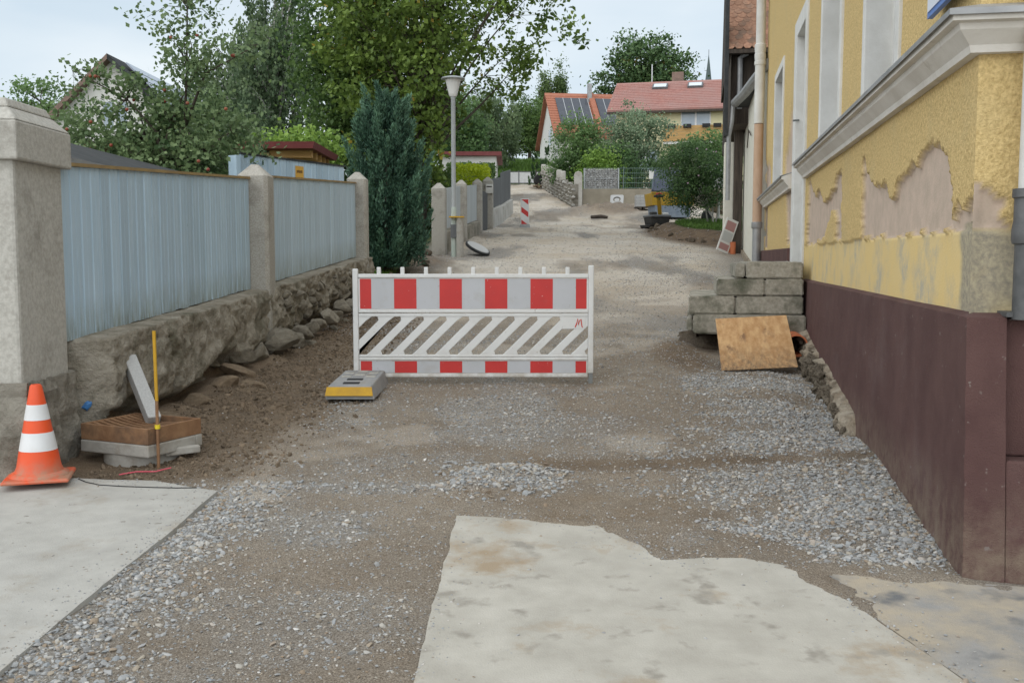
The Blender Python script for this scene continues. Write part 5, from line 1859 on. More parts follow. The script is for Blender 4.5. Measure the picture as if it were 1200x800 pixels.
def window(o, x, z, w_, h_, y=0.0, fm=None):
    f_ = MB()
    f_.rng(x, x + w_, y - .05, y + .02, z, z + .08)
    f_.rng(x, x + w_, y - .05, y + .02, z + h_ - .08, z + h_)
    for xx in (x, x + w_ - .08, x + w_ / 2 - .06):
        f_.rng(xx, xx + (.08 if xx != x + w_ / 2 - .06 else .12), y - .05, y + .02, z + .08, z + h_ - .08)
    wn_ = f_.build('window', fm or m_cwhite, o)
    for x0, x1 in ((x + .08, x + w_ / 2 - .06), (x + w_ / 2 + .06, x + w_ - .08)):
        MB().rng(x0, x1, y - .03, y - .01, z + .08, z + h_ - .08).build('pane', m_pane, wn_)
    return wn_


m_pane = M('far_pane', (.22, .28, .34), (.30, .36, .42), scale=.8, rough=.1, spec=.7)
# white house with solar roof
hs = thing('solar_house', 'white gabled house with orange tiles and solar panels at the street end', 'house', (3.47, 75.4, 7.0), math.atan2(.14, .99))
LE, DE, ZE, ZR = 9.0, 8.2, 3.75, 7.35
house_body(hs, LE, DE, -.5, ZE, ZR, m_whitew)
sl_ = saddle(hs, LE, DE, ZE, ZR, .35, m_orange_t)
rib_rows(hs, sl_[0], LE, DE, ZE, ZR, .35, m_orange_t, .34)
sl = math.atan2(ZR - ZE, DE / 2)
for x0, n in ((.35, 4), (3.55, 4)):
    for k in range(n):
        pv = MB().box((0, 0, 0), (.60, 3.6, .05)).build('solar_panel', m_solar, hs, (x0 + .31 + k * .64, DE / 4 + .05, (ZE + ZR) / 2 + .14), (sl, 0, 0))
        MB().box((.315, 0, .01), (.035, 3.6, .06)).build('rail', m_alu, pv)
MB().rng(2.95, 3.25, 3.2, 3.6, 6.2, 8.0).build('chimney', m_zinc, hs)
MB().hexa([(3.05, -.2, 3.6), (3.45, -.2, 3.6), (3.45, 3.9, 7.15), (3.05, 3.9, 7.15), (3.05, -.3, 3.85), (3.45, -.3, 3.85), (3.45, 3.8, 7.4), (3.05, 3.8, 7.4)]).build('valley_tiles', m_orange_t, hs)
for z in (.6, 3.2):
    MB().rng(-.03, .01, 3.0, 4.0, z, z + 1.2).build('window', m_pane, hs)
# pale yellow house with balcony
hy_ = thing('balcony_house', 'pale yellow house with faded red roof, skylights and wooden balcony', 'house', (6.95, 67.4, 7.0), -math.atan2(.224, .975))
LE, DE, ZE, ZR = 10.5, 9.6, 4.45, 6.85
house_body(hy_, LE, DE, -.5, ZE, ZR, m_yelw)
sl_ = saddle(hy_, LE, DE, ZE, ZR, .55, m_red_t)
rib_rows(hy_, sl_[0], LE, DE, ZE, ZR, .55, m_red_t, .36)
MB().rng(-.55, LE + .55, -.62, -.50, ZE - .52, ZE - .36).build('gutter', m_darkwood, hy_)
sl = math.atan2(ZR - ZE, DE / 2)
for x0 in (2.1, 4.5, 7.2):
    yk = 3.55
    zk = ZE + yk * math.tan(sl)
    f_ = MB().box((0, 0, .05), (1.05, .85, .14)).build('skylight', m_dgrey, hy_, (x0 + .5, yk, zk + .05), (sl, 0, 0))
    MB().box((0, 0, .125), (.85, .66, .02)).build('pane', M('skylight_glass', (.62, .68, .72), rough=.1, spec=.7), f_)
MB().rng(3.3, 4.1, 4.9, 5.5, 6.2, 7.5).build('chimney', m_chim, hy_)
MB().tube([(1.9, 5.0, 6.7), (1.9, 5.0, 8.1)], .04, 6).build('antenna', m_alu, hy_)
window(hy_, 4.25, 3.0, 1.95, 1.42)
for k in range(5):
    MB().rng(3.2, 7.0, -1.12, -1.06, 2.02 + k * .20, 2.02 + k * .20 + .185).build('balcony_board', m_balc, hy_)
MB().rng(3.2, 7.0, -1.05, .05, 1.85, 2.0).build('balcony_floor', m_whitew, hy_)
for x in (3.22, 6.92):
    MB().rng(x, x + .08, -1.05, 0, 2.02, 3.0).build('balcony_side', m_balc, hy_)
for x in (3.5, 4.5, 5.7, 6.4):
    MB().rng(x, x + .5, -1.30, -1.13, 2.85, 3.08).build('flower_box', m_rubber, hy_)
window(hy_, 4.6, .2, 1.2, 1.4)
window(hy_, 1.2, .2, 1.6, 1.4)
window(hy_, 8.2, 3.0, 1.4, 1.2)
# house behind the apple tree
hg = thing('gable_house', 'white gabled house with solar roof half hidden behind the apple tree', 'house', (-17.2, 36.0, 2.6), 0)
b = MB()
b.prism([(0, -.3), (6.6, -.3), (6.6, 2.4), (3.0, 5.9), (0, 2.9)], 0, 9, 'y')
b.build('wall', m_whitew, hg)
MB().hexa([(3.0, -.4, 5.86), (7.0, -.4, 1.95), (7.0, 9.4, 1.95), (3.0, 9.4, 5.86), (3.0, -.4, 6.05), (7.15, -.4, 2.08), (7.15, 9.4, 2.08), (3.0, 9.4, 6.05)]).build('roof_slope', m_felt, hg)
MB().hexa([(-.45, -.4, 2.45), (3.0, -.4, 5.86), (3.0, 9.4, 5.86), (-.45, 9.4, 2.45), (-.55, -.4, 2.6), (3.0, -.4, 6.05), (3.0, 9.4, 6.05), (-.55, 9.4, 2.6)]).build('roof_slope', m_chim, hg)
m_solar2 = M('pale_solar', (.30, .34, .42), (.36, .40, .48), scale=2, rough=.2, spec=.6)
for i in range(9):
    t_ = i / 9
    pa, pb_ = Vector((3.35 + 3.2 * t_, 0, 5.80 - 3.1 * t_)), Vector((3.35 + 3.2 * (t_ + .095), 0, 5.80 - 3.1 * (t_ + .095)))
    n_ = Vector((.70, 0, .72)) * .05
    q0, q1 = pa + n_, pb_ + n_
    MB().hexa([(q0.x, .3, q0.z), (q1.x, .3, q1.z), (q1.x, 8.5, q1.z), (q0.x, 8.5, q0.z), (q0.x + .04, .3, q0.z + .04), (q1.x + .04, .3, q1.z + .04), (q1.x + .04, 8.5, q1.z + .04), (q0.x + .04, 8.5, q0.z + .04)]).build('solar_panel', m_solar2, hg)
for x, z in ((1.6, 1.0), (3.9, 1.0), (2.6, 3.4)):
    window(hg, x, z, 1.0, 1.1, -.02)
# yellow garden house with maroon roof
yg2 = thing('garden_house', 'yellow flat roofed garden house with maroon fascia behind the gate leaf', 'garden house', (-7.4, 22.1, 1.95), 0)
m_maroon = M('maroon_fascia', (.17, .042, .045), (.21, .06, .06), scale=4, rough=.6)
m_cream = M('cream_render', (.60, .52, .26), (.55, .475, .24), scale=2, rough=.9)
MB().rng(-1.6, 2.0, .3, 2.6, -.8, 1.90).build('wall', m_cream, yg2)
MB().hexa([(-1.9, -.1, 1.96), (3.05, -.1, 1.96), (3.05, 2.8, 1.96), (-1.9, 2.8, 1.96), (-1.95, -.15, 2.10), (3.1, -.15, 2.10), (3.1, 2.85, 2.10), (-1.95, 2.85, 2.10)]).build('roof', m_maroon, yg2)
for k in range(5):
    MB().rng(2.0, 2.95, .35 + k * .5, .45 + k * .5, 1.80, 1.955).build('rafter', m_balc, yg2)
MB().rng(2.0, 2.8, 2.5, 2.6, -.8, 1.8).build('back_wall', m_cream, yg2)
MB().rng(-1.0, -.2, .26, .32, .3, 1.2).build('window', m_pane, yg2)
# white garage
ga = thing('white_garage', 'low white garage with red roof edge behind the hedges', 'garage', (-3.5, 48.0, 4.0), 0)
MB().rng(.15, 2.75, .2, 5, -.3, 2.35).build('wall', m_whitew, ga)
MB().rng(0, 3.0, 0, 5.2, 2.36, 2.55).build('roof', m_maroon, ga)
MB().rng(.5, 2.4, .15, .22, 0, 2.0).build('door', m_dgrey, ga)
# church spire
ch = thing('church_spire', 'slim dark church spire far beyond the pale yellow house roof', 'church', (42.6, 220, 11), .3)
MB().rng(-2.6, 2.6, -2.6, 2.6, -1, 21).build('tower', m_whitew, ch)
m_copper = M('green_slate', (.07, .095, .10), (.09, .12, .12), scale=2, rough=.7)
MB().lathe([(1.75, 20.5), (1.2, 24.5), (.06, 34)], 8).build('spire', m_copper, ch)
MB().tube([(0, 0, 33.8), (0, 0, 35.2)], .06, 5).build('cross', m_iron, ch)


# ---------------------------------------------------------------- trees
def leaf_mesh(name, c, l, w_, tint, mat, r_, up=.0, dirs=None):
    n = len(c)
    u = r_.normal(0, 1, (n, 3)) if dirs is None else dirs + r_.normal(0, .25, (n, 3))
    u /= np.linalg.norm(u, axis=1)[:, None]
    v = r_.normal(0, 1, (n, 3))
    nn = np.cross(u, v)
    if up:
        nn = nn / (np.linalg.norm(nn, axis=1)[:, None] + 1e-9)
        nn[:, 2] = np.abs(nn[:, 2]) + up
    v = np.cross(nn, u)
    v /= np.linalg.norm(v, axis=1)[:, None] + 1e-9
    a = u * (l / 2)[:, None]
    b_ = v * (w_ / 2)[:, None]
    V = np.stack([c - a, c + b_ - a * .15, c + a, c - b_ - a * .15], 1).reshape(-1, 3)
    q = np.arange(n * 4).reshape(n, 4)
    return mesh_np(name, V, q, mat, dict(tint=np.repeat(np.clip(tint, 0, 1), 4)))


m_bark = M('bark', (.055, .045, .035), (.10, .085, .068), scale=6, rough=.95, stretch=(3, 3, .6), bump=.8, bscale=14, bdist=.03)
m_birchbark = M('birch_bark', (.42, .41, .39), (.10, .09, .08), scale=4, rough=.9, stretch=(1, 1, 5), spread=(.5, .62))


def tree(name, label, cat, base, trunk_r, trunk_h, cc, cr3, ntips, per, leaf, sig, lm, seed, group=None, bark=None, limbs=14, droop=0.0, fork=(.3, .9),
         up=.4, flat=.7, shell=.55, lump=.35, gapmask=None, twig=.014, lean=(0, 0), extra=None, paths=(), limbf=.42):
    """base: foot; cc: crown centre; cr3: crown radii. Limbs leave the trunk, twigs leave the limbs, leaves sit round the twig tips."""
    r_ = np.random.default_rng(seed)
    t = thing(name, label, cat, base, 0, group)
    base = np.array(base, float)
    cc = np.array(cc, float) - base
    cr3 = np.array(cr3, float)
    d = r_.normal(0, 1, (ntips * 2, 3))
    d /= np.linalg.norm(d, axis=1)[:, None]
    rad = r_.random(ntips * 2) ** shell
    lum = 1 - lump + lump * 2 * np.array([mn.noise(Vector(q) * 1.7 + Vector((seed, 0, 0))) * .5 + .5 for q in d])
    tips = cc + d * (rad * lum)[:, None] * cr3
    tips = tips[tips[:, 2] > .15]
    if gapmask is not None:
        tips = tips[gapmask(tips + base)]
    tips = tips[:ntips]
    if extra is not None:
        tips = np.concatenate([tips, np.array(extra) - base])
    top = np.array([cc[0] + lean[0], cc[1] + lean[1], cc[2] + cr3[2] * .55])
    b_ = MB()
    # trunk
    tp = [np.array([0, 0, -.3]), np.array([0, 0, trunk_h * .5]), np.array([cc[0] * .3, cc[1] * .3, trunk_h]), (np.array([cc[0], cc[1], cc[2]]) + top) / 2, top]
    b_.tube([tuple(p) for p in tp], [trunk_r * 1.15, trunk_r, trunk_r * .8, trunk_r * .4, trunk_r * .12], 9)
    axis = []
    for k in range(len(tp) - 1):
        for q in range(10):
            axis.append(tp[k] + (tp[k + 1] - tp[k]) * q / 10)
    axis = np.array(axis)
    ax_ok = axis[axis[:, 2] > trunk_h * .75]
    # limbs
    idx = r_.choice(len(tips), min(limbs, len(tips)), replace=False)
    nodes = [ax_ok]
    nrad = [np.full(len(ax_ok), trunk_r * .4)]
    for i in idx:
        tip = tips[i]
        zf = trunk_h * .8 + (tip[2] - trunk_h * .8) * r_.uniform(*fork) * .6
        zf = np.clip(zf, trunk_h * .75, top[2] * .9)
        s = ax_ok[np.argmin(np.abs(ax_ok[:, 2] - zf))]
        mid = s + (tip - s) * .5 + np.array([0, 0, np.linalg.norm(tip - s) * (.16 - droop * .1)]) + r_.normal(0, .06, 3) * np.linalg.norm(tip - s)
        T = np.linspace(0, 1, 7)[:, None]
        path = (1 - T) ** 2 * s + 2 * T * (1 - T) * mid + T ** 2 * tip
        rl = trunk_r * limbf * (1 - T[:, 0] * .88)
        b_.tube([tuple(p) for p in path], list(rl), 6)
        nodes.append(path[1:])
        nrad.append(rl[1:])
    for pa_ in paths:
        pa_ = np.array(pa_, float) - base
        rl = np.linspace(trunk_r * .30, .006, len(pa_))
        b_.tube([tuple(q) for q in pa_], list(rl), 6)
        nodes.append(pa_)
        nrad.append(rl)
    NA = np.concatenate(nodes)
    NR = np.concatenate(nrad)
    for i in range(len(tips)):
        if i in idx:
            continue
        dd = np.linalg.norm(NA - tips[i], axis=1) + .6 * np.maximum(0, NA[:, 2] - tips[i][2])
        k = int(np.argmin(dd))
        s = NA[k]
        L = np.linalg.norm(tips[i] - s)
        mid = (s + tips[i]) / 2 + np.array([0, 0, L * (.12 - .1 * droop)]) + r_.normal(0, .05, 3) * L
        r0_ = min(NR[k] * .6, .010 + .012 * L)
        b_.tube([tuple(s), tuple(mid), tuple(tips[i])], [r0_, r0_ * .7, r0_ * .3], 4, cap=False)
    b_.build('trunk', bark or m_bark, t, smooth=True)
    # leaves
    n = len(tips) * per
    ti = np.repeat(np.arange(len(tips)), per)
    csz = r_.uniform(.65, 1.35, len(tips))
    off = r_.normal(0, 1, (n, 3)) * sig * csz[ti][:, None]
    off[:, 2] *= flat
    if droop:
        off[:, 2] -= droop * r_.random(n) ** 1.0
        off[:, :2] *= (.5 if droop > .6 else .8)
    ctr = tips[ti] + off
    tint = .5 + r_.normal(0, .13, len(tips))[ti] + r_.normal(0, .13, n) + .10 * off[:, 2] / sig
    l = leaf * r_.uniform(.65, 1.35, n)
    dirs = np.tile([0, 0, -1.0], (n, 1)) if droop > .6 else None
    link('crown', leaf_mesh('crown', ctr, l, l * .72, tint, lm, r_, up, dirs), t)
    return t


lf_maple = LEAF('maple_leaf', (0.059, 0.106, 0.024), (0.224, 0.319, 0.071), (.36, .26, .04), p2=.90)
lf_dark = LEAF('dark_leaf', (0.041, 0.087, 0.028), (0.142, 0.224, 0.064))
lf_birch = LEAF('birch_leaf', (0.091, 0.142, 0.073), (0.241, 0.320, 0.160))
lf_apple = LEAF('apple_leaf', (0.067, 0.119, 0.051), (0.217, 0.299, 0.137))
lf_far = LEAF('far_leaf', (0.080, 0.149, 0.058), (0.205, 0.320, 0.116))
lf_bright = LEAF('bright_leaf', (0.104, 0.195, 0.041), (0.286, 0.435, 0.091))
lf_olive = LEAF('silver_leaf', (0.104, 0.160, 0.091), (0.308, 0.400, 0.253))
lf_blue = LEAF('blue_conifer', (0.033, 0.080, 0.054), (0.153, 0.283, 0.177), trans=.12)
lf_pine = LEAF('pine_needle', (0.037, 0.083, 0.034), (0.132, 0.211, 0.080), (.13, .10, .03), trans=.15, p2=.92)
lf_pop = LEAF('poplar_leaf', (0.067, 0.116, 0.041), (0.195, 0.274, 0.104))
lf_lime = LEAF('lime_hedge', (.24, .33, .015), (.58, .66, .04), trans=.3)
lf_shrub = LEAF('shrub_leaf', (0.041, 0.091, 0.037), (0.137, 0.229, 0.083))
lf_grass = LEAF('grass_blade', (.050, .105, .018), (.13, .23, .045), trans=.3)

# the big maple behind the garden wall
mg_ = lambda p: (p[:, 2] > np.interp(p[:, 0], [-6, -3.6, -2.6, -1.6, 0, 2], [4.3, 4.0, 4.6, 6.0, 6.4, 7.4])) & ~((p[:, 0] > -1.6) & (np.random.default_rng(4).random(len(p)) < .62))
tree('maple_tree', 'tall maple with yellowing top and bare branches showing behind the street lamp', 'tree', (-2.75, 29.5, 2.5), .23, 2.2, (-2.0, 29.8, 8.2), (3.9, 3.4, 4.9), 500, 56, .150, .22, lf_maple, 21,
     limbs=64, fork=(.0, .25), shell=.38, lump=.34, gapmask=mg_, up=.5, limbf=.24,
     extra=[(-3.1 + 1.1 * math.sin(k * 2.1), 28.4 + .5 * math.cos(k * 1.7), 3.4 + .065 * k) for k in range(48)])
tree('hornbeam_tree', 'dense dark green tree between the birches and the maple', 'tree', (-5.0, 32.5, 2.7), .22, 1.6, (-4.9, 32.5, 6.9), (1.9, 2.2, 4.2), 330, 75, .15, .34, lf_dark, 22, limbs=22, lump=.25, up=.5)
tree('birch_tree', 'tall weeping birch standing behind the apple tree', 'tree', (-9.6, 40.5, 3.4), .16, 3.0, (-9.4, 40.5, 9.6), (2.0, 2.0, 5.2), 420, 60, .13, .17, lf_birch, 23, group='garden birches', bark=m_birchbark, limbs=24, droop=1.1, up=.1, lump=.3)
tree('birch_tree', 'broader lower birch just beyond the tall weeping one', 'tree', (-12.2, 43.5, 3.7), .16, 2.5, (-12.0, 43.5, 8.0), (2.3, 2.2, 3.2), 340, 55, .14, .20, lf_birch, 24, group='garden birches', bark=m_birchbark, limbs=20, droop=.9, up=.1, lump=.3)
# apple tree with red apples
AB = (-4.95, 14.3, 1.5)
ex = []
rr = random.Random(17)
for k in range(26):          # thin upright shoots above the crown
    ex.append((-4.55 + rr.gauss(0, .16) + .12 * math.sin(k), 14.2 + rr.gauss(0, .15), 3.9 + k * .062))
for k in range(16):
    t_ = k / 15
    ex.append((-4.9 - 1.25 * t_ + rr.gauss(0, .10), 14.2 + rr.gauss(0, .15), 3.6 + .55 * t_ + rr.gauss(0, .14)))
for k in range(10):
    t_ = k / 9
    ex.append((-4.5 + .95 * t_ + rr.gauss(0, .08), 14.2 + rr.gauss(0, .15), 4.15 + .35 * t_ + rr.gauss(0, .10)))
at_ = tree('apple_tree', 'apple tree with red fruit and long shoots behind the shed roof', 'tree', AB, .09, 1.0, (-5.25, 14.4, 2.85), (1.62, 1.2, 1.05), 360, 48, .072, .13, lf_apple, 25, limbs=18, lump=.25, fork=(.0, .5), up=.3, extra=ex, paths=[[(-4.85, 14.3, 2.6), (-4.62, 14.25, 3.3), (-4.55, 14.2, 4.2), (-4.52, 14.2, 5.0), (-4.55, 14.2, 5.6)], [(-4.9, 14.3, 2.6), (-5.0, 14.2, 3.3), (-5.4, 14.2, 3.75), (-6.15, 14.2, 4.15)], [(-4.6, 14.25, 3.4), (-4.3, 14.2, 4.1), (-3.55, 14.2, 4.5)]])
m_apple = M('apple_red', (.26, .04, .035), (.20, .07, .03), scale=9, rough=.4, rnd=.2)
bm = bmesh.new()
bmesh.ops.create_icosphere(bm, subdivisions=2, radius=.024)
ame = bpy.data.meshes.new('apple')
bm.to_mesh(ame)
bm.free()
ame.materials.append(m_apple)
for k in range(24):
    if k < 10:
        e = ex[rr.randrange(len(ex))]
        p = (e[0] - AB[0] + rr.gauss(0, .08), e[1] - AB[1] - .12, e[2] - AB[2] - .05)
    else:
        p = (rr.uniform(-1.3, 1.2), -.9 + rr.uniform(-.3, .1), 1.35 + rr.uniform(-.6, .75))
    link('apple', ame, at_, p)
tree('pear_tree', 'light green bushy fruit tree between the apple tree and the open gate leaf', 'tree', (-5.7, 18.2, 1.8), .10, 1.0, (-5.65, 18.2, 3.4), (.95, 1.0, 1.15), 160, 60, .085, .17, lf_apple, 26, limbs=14, up=.3)
tree('garden_tree', 'small light tree far beyond the gate pillar cap', 'tree', (-19.5, 42, 3.6), .15, 1.5, (-19.5, 42, 6.9), (2.4, 2, 1.9), 130, 60, .15, .28, lf_far, 27, limbs=12)
tree('bright_bush', 'bright green bush peeping over the maroon garden house roof', 'bush', (-5.6, 26.5, 2.4), .08, .8, (-5.7, 26.5, 4.3), (1.3, 1, .75), 70, 60, .12, .2, lf_bright, 28, limbs=8)
# distant trees at the street end
for k, (x, y, h_, r0_, m_, lb) in enumerate([(-4.6, 70, 6.6, 2.6, lf_far, 'rounded green tree behind the lamp post and white garage'), (-1.4, 74, 6.0, 2.3, lf_birch, 'pale hanging birch at the street end beside the rounded green tree'),
                                             (1.6, 92, 6.2, 2.4, lf_dark, 'dark low tree beyond the white yard gate'), (-8.5, 66, 7.5, 3.2, lf_dark, 'dark tall tree filling the gap behind the blue conifer'), (3.0, 100, 6.8, 2.2, lf_far, 'green tree in front of the poplars beside the solar house'),
                                             (-3.2, 60, 4.6, 1.7, lf_shrub, 'dark bushy tree right behind the white garage roof')]):
    g = float(H(np.array([x]), np.array([y]))[0])
    tree('distant_tree', lb, 'tree', (x, y, g), .18, h_ * .2, (x, y, g + h_ * .56), (r0_, r0_, h_ * .46), 170, 60, .19, .36, m_, 40 + k, group='trees at the street end', limbs=10, lump=.25, droop=.7 if m_ is lf_birch else 0)
for k, (x, lb, h_) in enumerate([(3.75, 'slender poplar, lower of the two left of the solar house', 13.0), (5.3, 'slender poplar, taller of the two left of the solar house', 14.6)]):
    tree('poplar_tree', lb, 'tree', (x, 112, 9), .25, 1.0, (x, 112, 9 + h_ * .52), (.85, .85, h_ * .5), 190, 60, .22, .30, lf_pop, 60 + k, group='poplars', limbs=14, fork=(.0, .3), flat=1.4, lump=.15)
tree('pine_tree', 'broad dark pine rising behind the faded red roof', 'tree', (12.6, 96, 8), .35, 7.0, (12.6, 96, 18.4), (4.3, 3.6, 4.0), 180, 75, .30, .55, lf_pine, 64, limbs=18, lump=.45, flat=.55)
tree('pine_tree', 'smaller brownish pine just beside the broad dark one', 'tree', (16.4, 99, 8), .25, 6.0, (15.9, 99, 17.2), (1.7, 1.7, 3.0), 70, 70, .28, .45, lf_pine, 65, limbs=10, lump=.4)
# shrubs before the houses
for k, (x, y, zc, rx, rz_, m_, lb, ls_) in enumerate([
        (6.5, 54, 7.2, 2.25, 2.5, lf_olive, 'tall silvery shrub in front of the pale yellow house', .13),
        (3.5, 52, 6.6, 1.45, 2.3, lf_far, 'green shrub before the white wall of the solar house', .13),
        (4.4, 50.5, 5.4, 1.2, 1.3, lf_bright, 'bright green bush above the stone wall posts', .12),
        (5.3, 51.5, 5.6, 1.3, 1.6, lf_shrub, 'dark shrub between bright bush and silvery shrub', .12),
        (9.9, 50.5, 6.2, 1.5, 1.7, lf_far, 'green shrub below the wooden balcony', .13),
        (8.7, 52.0, 5.8, 1.5, 1.5, lf_shrub, 'dark shrub at the foot of the silvery one', .12)]):
    g = float(prof(y))
    tree('garden_shrub', lb, 'shrub', (x, y, g), .07, .5, (x, y, zc), (rx, rx * .8, rz_), 200, 60, ls_, .25, m_, 80 + k, group='shrubs before the houses', limbs=12, fork=(0, .4), lump=.25)
# small flowering shrub tree on the verge
fx0, fy0 = 6.25, 31.2
sg0 = h1(fx0, fy0)
fs_ = tree('hibiscus_shrub', 'small round flowering shrub with thin pale stems on the grass verge', 'shrub', (fx0, fy0, sg0), .035, .45, (fx0 - .55, fy0, sg0 + 1.45), (1.12, .95, 1.15), 280, 60, .062, .13, lf_shrub, 90, limbs=12, fork=(0, .25), lump=.2, bark=m_wash)
m_flow = M('pink_flower', (.55, .36, .48), (.62, .45, .55), scale=9, rough=.7)
fl = rock(5, 1, .8, .6, m_flow)
for k in range(12):
    a, e = rr.uniform(3.4, 6.2), rr.uniform(-.4, 1.2)
    link('flower', fl, fs_, (-.55 + 1.0 * math.cos(a) * math.cos(e), .88 * math.sin(a) * math.cos(e), 1.42 + 1.0 * math.sin(e)), (k, k, 0), (.035, .035, .035))
for dx in (-.22, .0, .16):
    MB().tube([(dx * .6, .05, 0), (dx, .02, .45), (dx * 1.6 - .1, 0, .9)], [.028, .022, .014], 7).build('stem', m_wash, fs_, smooth=True)


# conifers: many upright sprays on a plump cone
def conifer(name, label, base, hgt, rad, n, spray, lm, seed, group=None, wob=.25):
    r_ = np.random.default_rng(seed)
    t = thing(name, label, 'conifer', base, 0, group)
    MB().tube([(0, 0, -.2), (0, 0, hgt * .6)], [rad * .14, rad * .04], 8).build('trunk', m_bark, t, smooth=True)
    npl = max(12, n // 210)
    hp = r_.random(npl) ** 1.35
    ap = r_.uniform(0, 2 * math.pi, npl)
    pr_ = np.interp(hp, [0, .10, .30, .55, .75, .90, 1.0], [.80, .92, 1.0, .92, .72, .42, .05])
    kp = r_.random(npl) ** .45 * (1 - wob * .5 + wob * r_.random(npl))
    org = np.stack([rad * pr_ * kp * np.cos(ap), rad * pr_ * kp * np.sin(ap), hp * hgt * .90], 1)
    ax = np.stack([np.cos(ap) * .34, np.sin(ap) * .34, np.full(npl, 1.0)], 1) + r_.normal(0, .16, (npl, 3))
    ax /= np.linalg.norm(ax, axis=1)[:, None]
    Lp = hgt * .17 * r_.uniform(.6, 1.4, npl)
    pi_ = r_.integers(0, npl, n)
    tt = r_.random(n)
    wv = r_.normal(0, 1, (n, 3)) * (rad * .11 * (1 - tt * .8))[:, None]
    c = org[pi_] + ax[pi_] * (tt * Lp[pi_])[:, None] + wv
    c[:, 2] = np.maximum(c[:, 2], .03)
    out_ = ax[pi_] + wv * 3 / rad + r_.normal(0, .25, (n, 3))
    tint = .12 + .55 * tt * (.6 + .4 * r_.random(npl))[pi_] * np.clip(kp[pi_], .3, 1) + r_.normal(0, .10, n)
    l = spray * r_.uniform(.6, 1.4, n)
    link('crown', leaf_mesh('crown', c, l, l * .30, tint, lm, r_, 0, out_), t)
    return t


conifer('blue_cypress', 'bushy blue green cypress between the two garden walls', (-2.42, 19.5, 1.35), 3.30, .70, 60000, .085, lf_blue, 5, wob=.55)
for k, (x, y, h_, r0_, lb) in enumerate([(1.45, 60.5, 2.2, .42, 'little dark thuja, nearer of the two beside the yard gate'), (2.2, 62.5, 2.3, .42, 'little dark thuja beside the solar house wall'), (-.95, 52, 2.1, .4, 'little dark thuja next to the white garage')]):
    conifer('small_thuja', lb, (x, y, float(prof(y))), h_, r0_, 2600, .14, lf_pine, 30 + k, 'small thujas')
for k in range(4):
    conifer('fence_thuja', ('first', 'second', 'third', 'fourth')[k] + ' small thuja behind the mesh fence counted from the gabion', (5.15 + k * .62, 46.8, float(prof(46.8)) + .1), 2.0, .20, 700, .12, lf_pine, 50 + k, 'thujas behind the mesh fence')


def hedge(name, label, x0, x1, y0, y1, z0, z1, n, lm, seed, ls_=.07):
    r_ = np.random.default_rng(seed)
    t = thing(name, label, 'hedge', ((x0 + x1) / 2, (y0 + y1) / 2, z0))
    u = r_.uniform(-1, 1, (n, 3))
    m_ = np.max(np.abs(u), axis=1)
    k = (.72 + .28 * r_.random(n)) / m_
    u = u * np.where(r_.random(n) < .8, k, 1)[:, None]
    sc_ = 1 + .14 * (fbm(u[:, 0] * 2 + 3, u[:, 1] * 2 + u[:, 2] * 2 + 4, 1.5, 3, seed) - .5) * 2
    rnd_ = np.linalg.norm(np.abs(u) ** 3, axis=1)
    u = u / np.maximum(1, rnd_ ** .28)[:, None]
    c = u * sc_[:, None] * np.array([(x1 - x0) / 2, (y1 - y0) / 2, (z1 - z0) / 2]) + np.array([0, 0, (z1 - z0) / 2])
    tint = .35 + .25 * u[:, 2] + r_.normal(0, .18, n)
    l = ls_ * r_.uniform(.6, 1.4, n)
    b_ = MB()
    for q in range(6):
        xx = (q / 5 - .5) * (x1 - x0) * .7
        b_.tube([(xx, 0, -.1), (xx * 1.05, .03, (z1 - z0) * .6)], [.03, .012], 5)
    b_.build('stem', m_bark, t)
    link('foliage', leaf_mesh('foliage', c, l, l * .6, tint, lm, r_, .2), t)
    return t


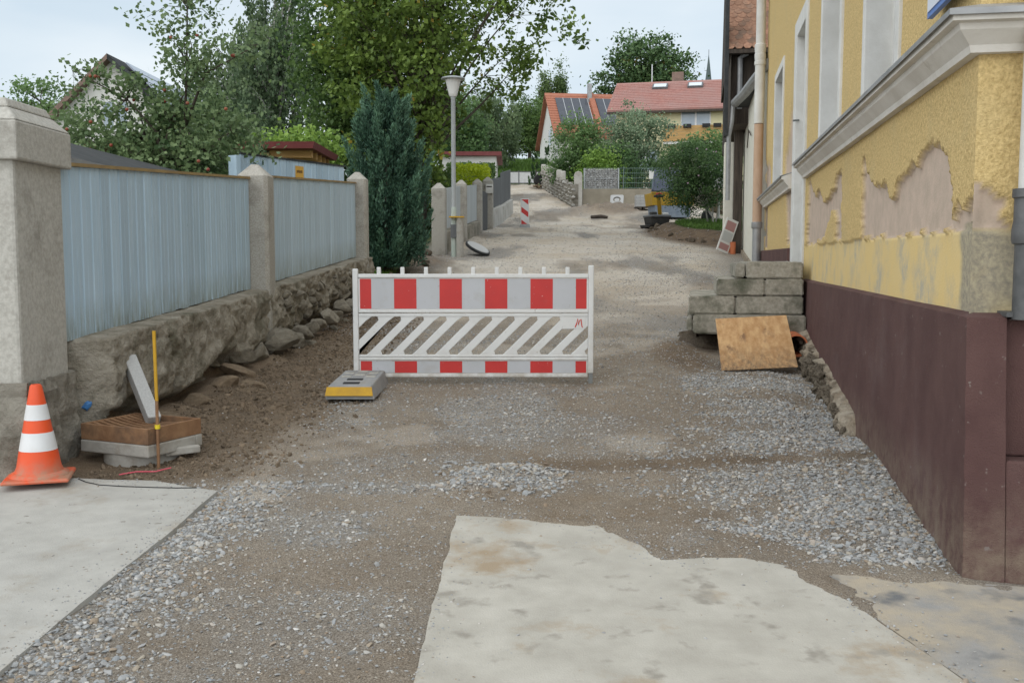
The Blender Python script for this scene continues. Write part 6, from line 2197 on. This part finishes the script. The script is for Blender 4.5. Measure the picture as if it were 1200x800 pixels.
hedge('lime_hedge', 'bright yellow green clipped hedge behind the upper garden fence', -2.05, -.78, 33.6, 36.5, 2.75, 4.72, 9000, lf_lime, 3, .085)
hedge('dark_hedge', 'dark green clipped hedge beside the yellow green one', -3.3, -1.9, 31.2, 33.4, 2.4, 4.25, 8000, lf_dark, 4, .085)
hedge('ivy_hedge', 'dark trimmed hedge in front of the white garage', -2.9, -.7, 43.5, 45, 3.7, 5.65, 7000, lf_dark, 6, .10)

# grass on the verge, in the garden gap and by the conifer
x, y, r_ = cand(15000, 4.2, 8.0, 25.5, 35, 71)
ok = green(x, y) > .5
x2, y2, _ = cand(9000, -4.5, -1.4, 16.3, 24.5, 72)
ok2 = (green(x2, y2) > .45) & (fbm(x2, y2, 1.3, 3, 73) > .46)
x3, y3, _ = cand(12000, -2.0, 4.0, 63, 84, 74)
gx_ = np.concatenate([x[ok], x2[ok2], x3])
gy_ = np.concatenate([y[ok], y2[ok2], y3])
far_ = np.concatenate([np.zeros(ok.sum()), np.zeros(ok2.sum()), np.ones(len(x3))])
n = len(gx_)
gl_ = (.13 + .22 * far_) * r_.uniform(.5, 1.3, n)
c = np.stack([gx_, gy_, H(gx_, gy_) + gl_ * .38], 1)
dr_ = np.stack([r_.normal(0, .4, n), r_.normal(0, .4, n), np.ones(n)], 1)
go_ = link('grass', leaf_mesh('grass', c, gl_, gl_ * .16, .5 + r_.normal(0, .2, n), lf_grass, r_, 0, dr_))
tag(go_, 'short green grass on the verge and garden strips', 'grass', kind='stuff')
# clods of dug soil round the verge and the wall gap
cm = [rock(400 + k, 2, .9, .8, m_clod) for k in range(4)]
rr = random.Random(44)
for k in range(46):
    if k < 32:
        a = rr.uniform(2.6, 5.4)
        x, y = 6.1 + 1.75 * math.cos(a) * rr.uniform(.92, 1.08), 30 + 4.6 * math.sin(a) * rr.uniform(.94, 1.06)
        s_ = rr.uniform(.05, .13)
        lb = 'dark soil clod along the dug edge of the grass verge'
        gp_ = 'soil clods round the verge'
    else:
        x, y = rr.uniform(-2.4, -1.6), rr.uniform(18.5, 22.5)
        s_ = rr.uniform(.05, .14)
        lb = 'clod of dug soil in the gap before the blue green cypress'
        gp_ = 'soil clods by the cypress'
    o = link('soil_clod', cm[k % 4], None, (x, y, h1(x, y) + s_ * .2), (rr.random() * 3, rr.random() * 3, rr.random() * 6), (s_, s_ * .9, s_ * .7))
    tag(o, lb, 'clod', gp_)
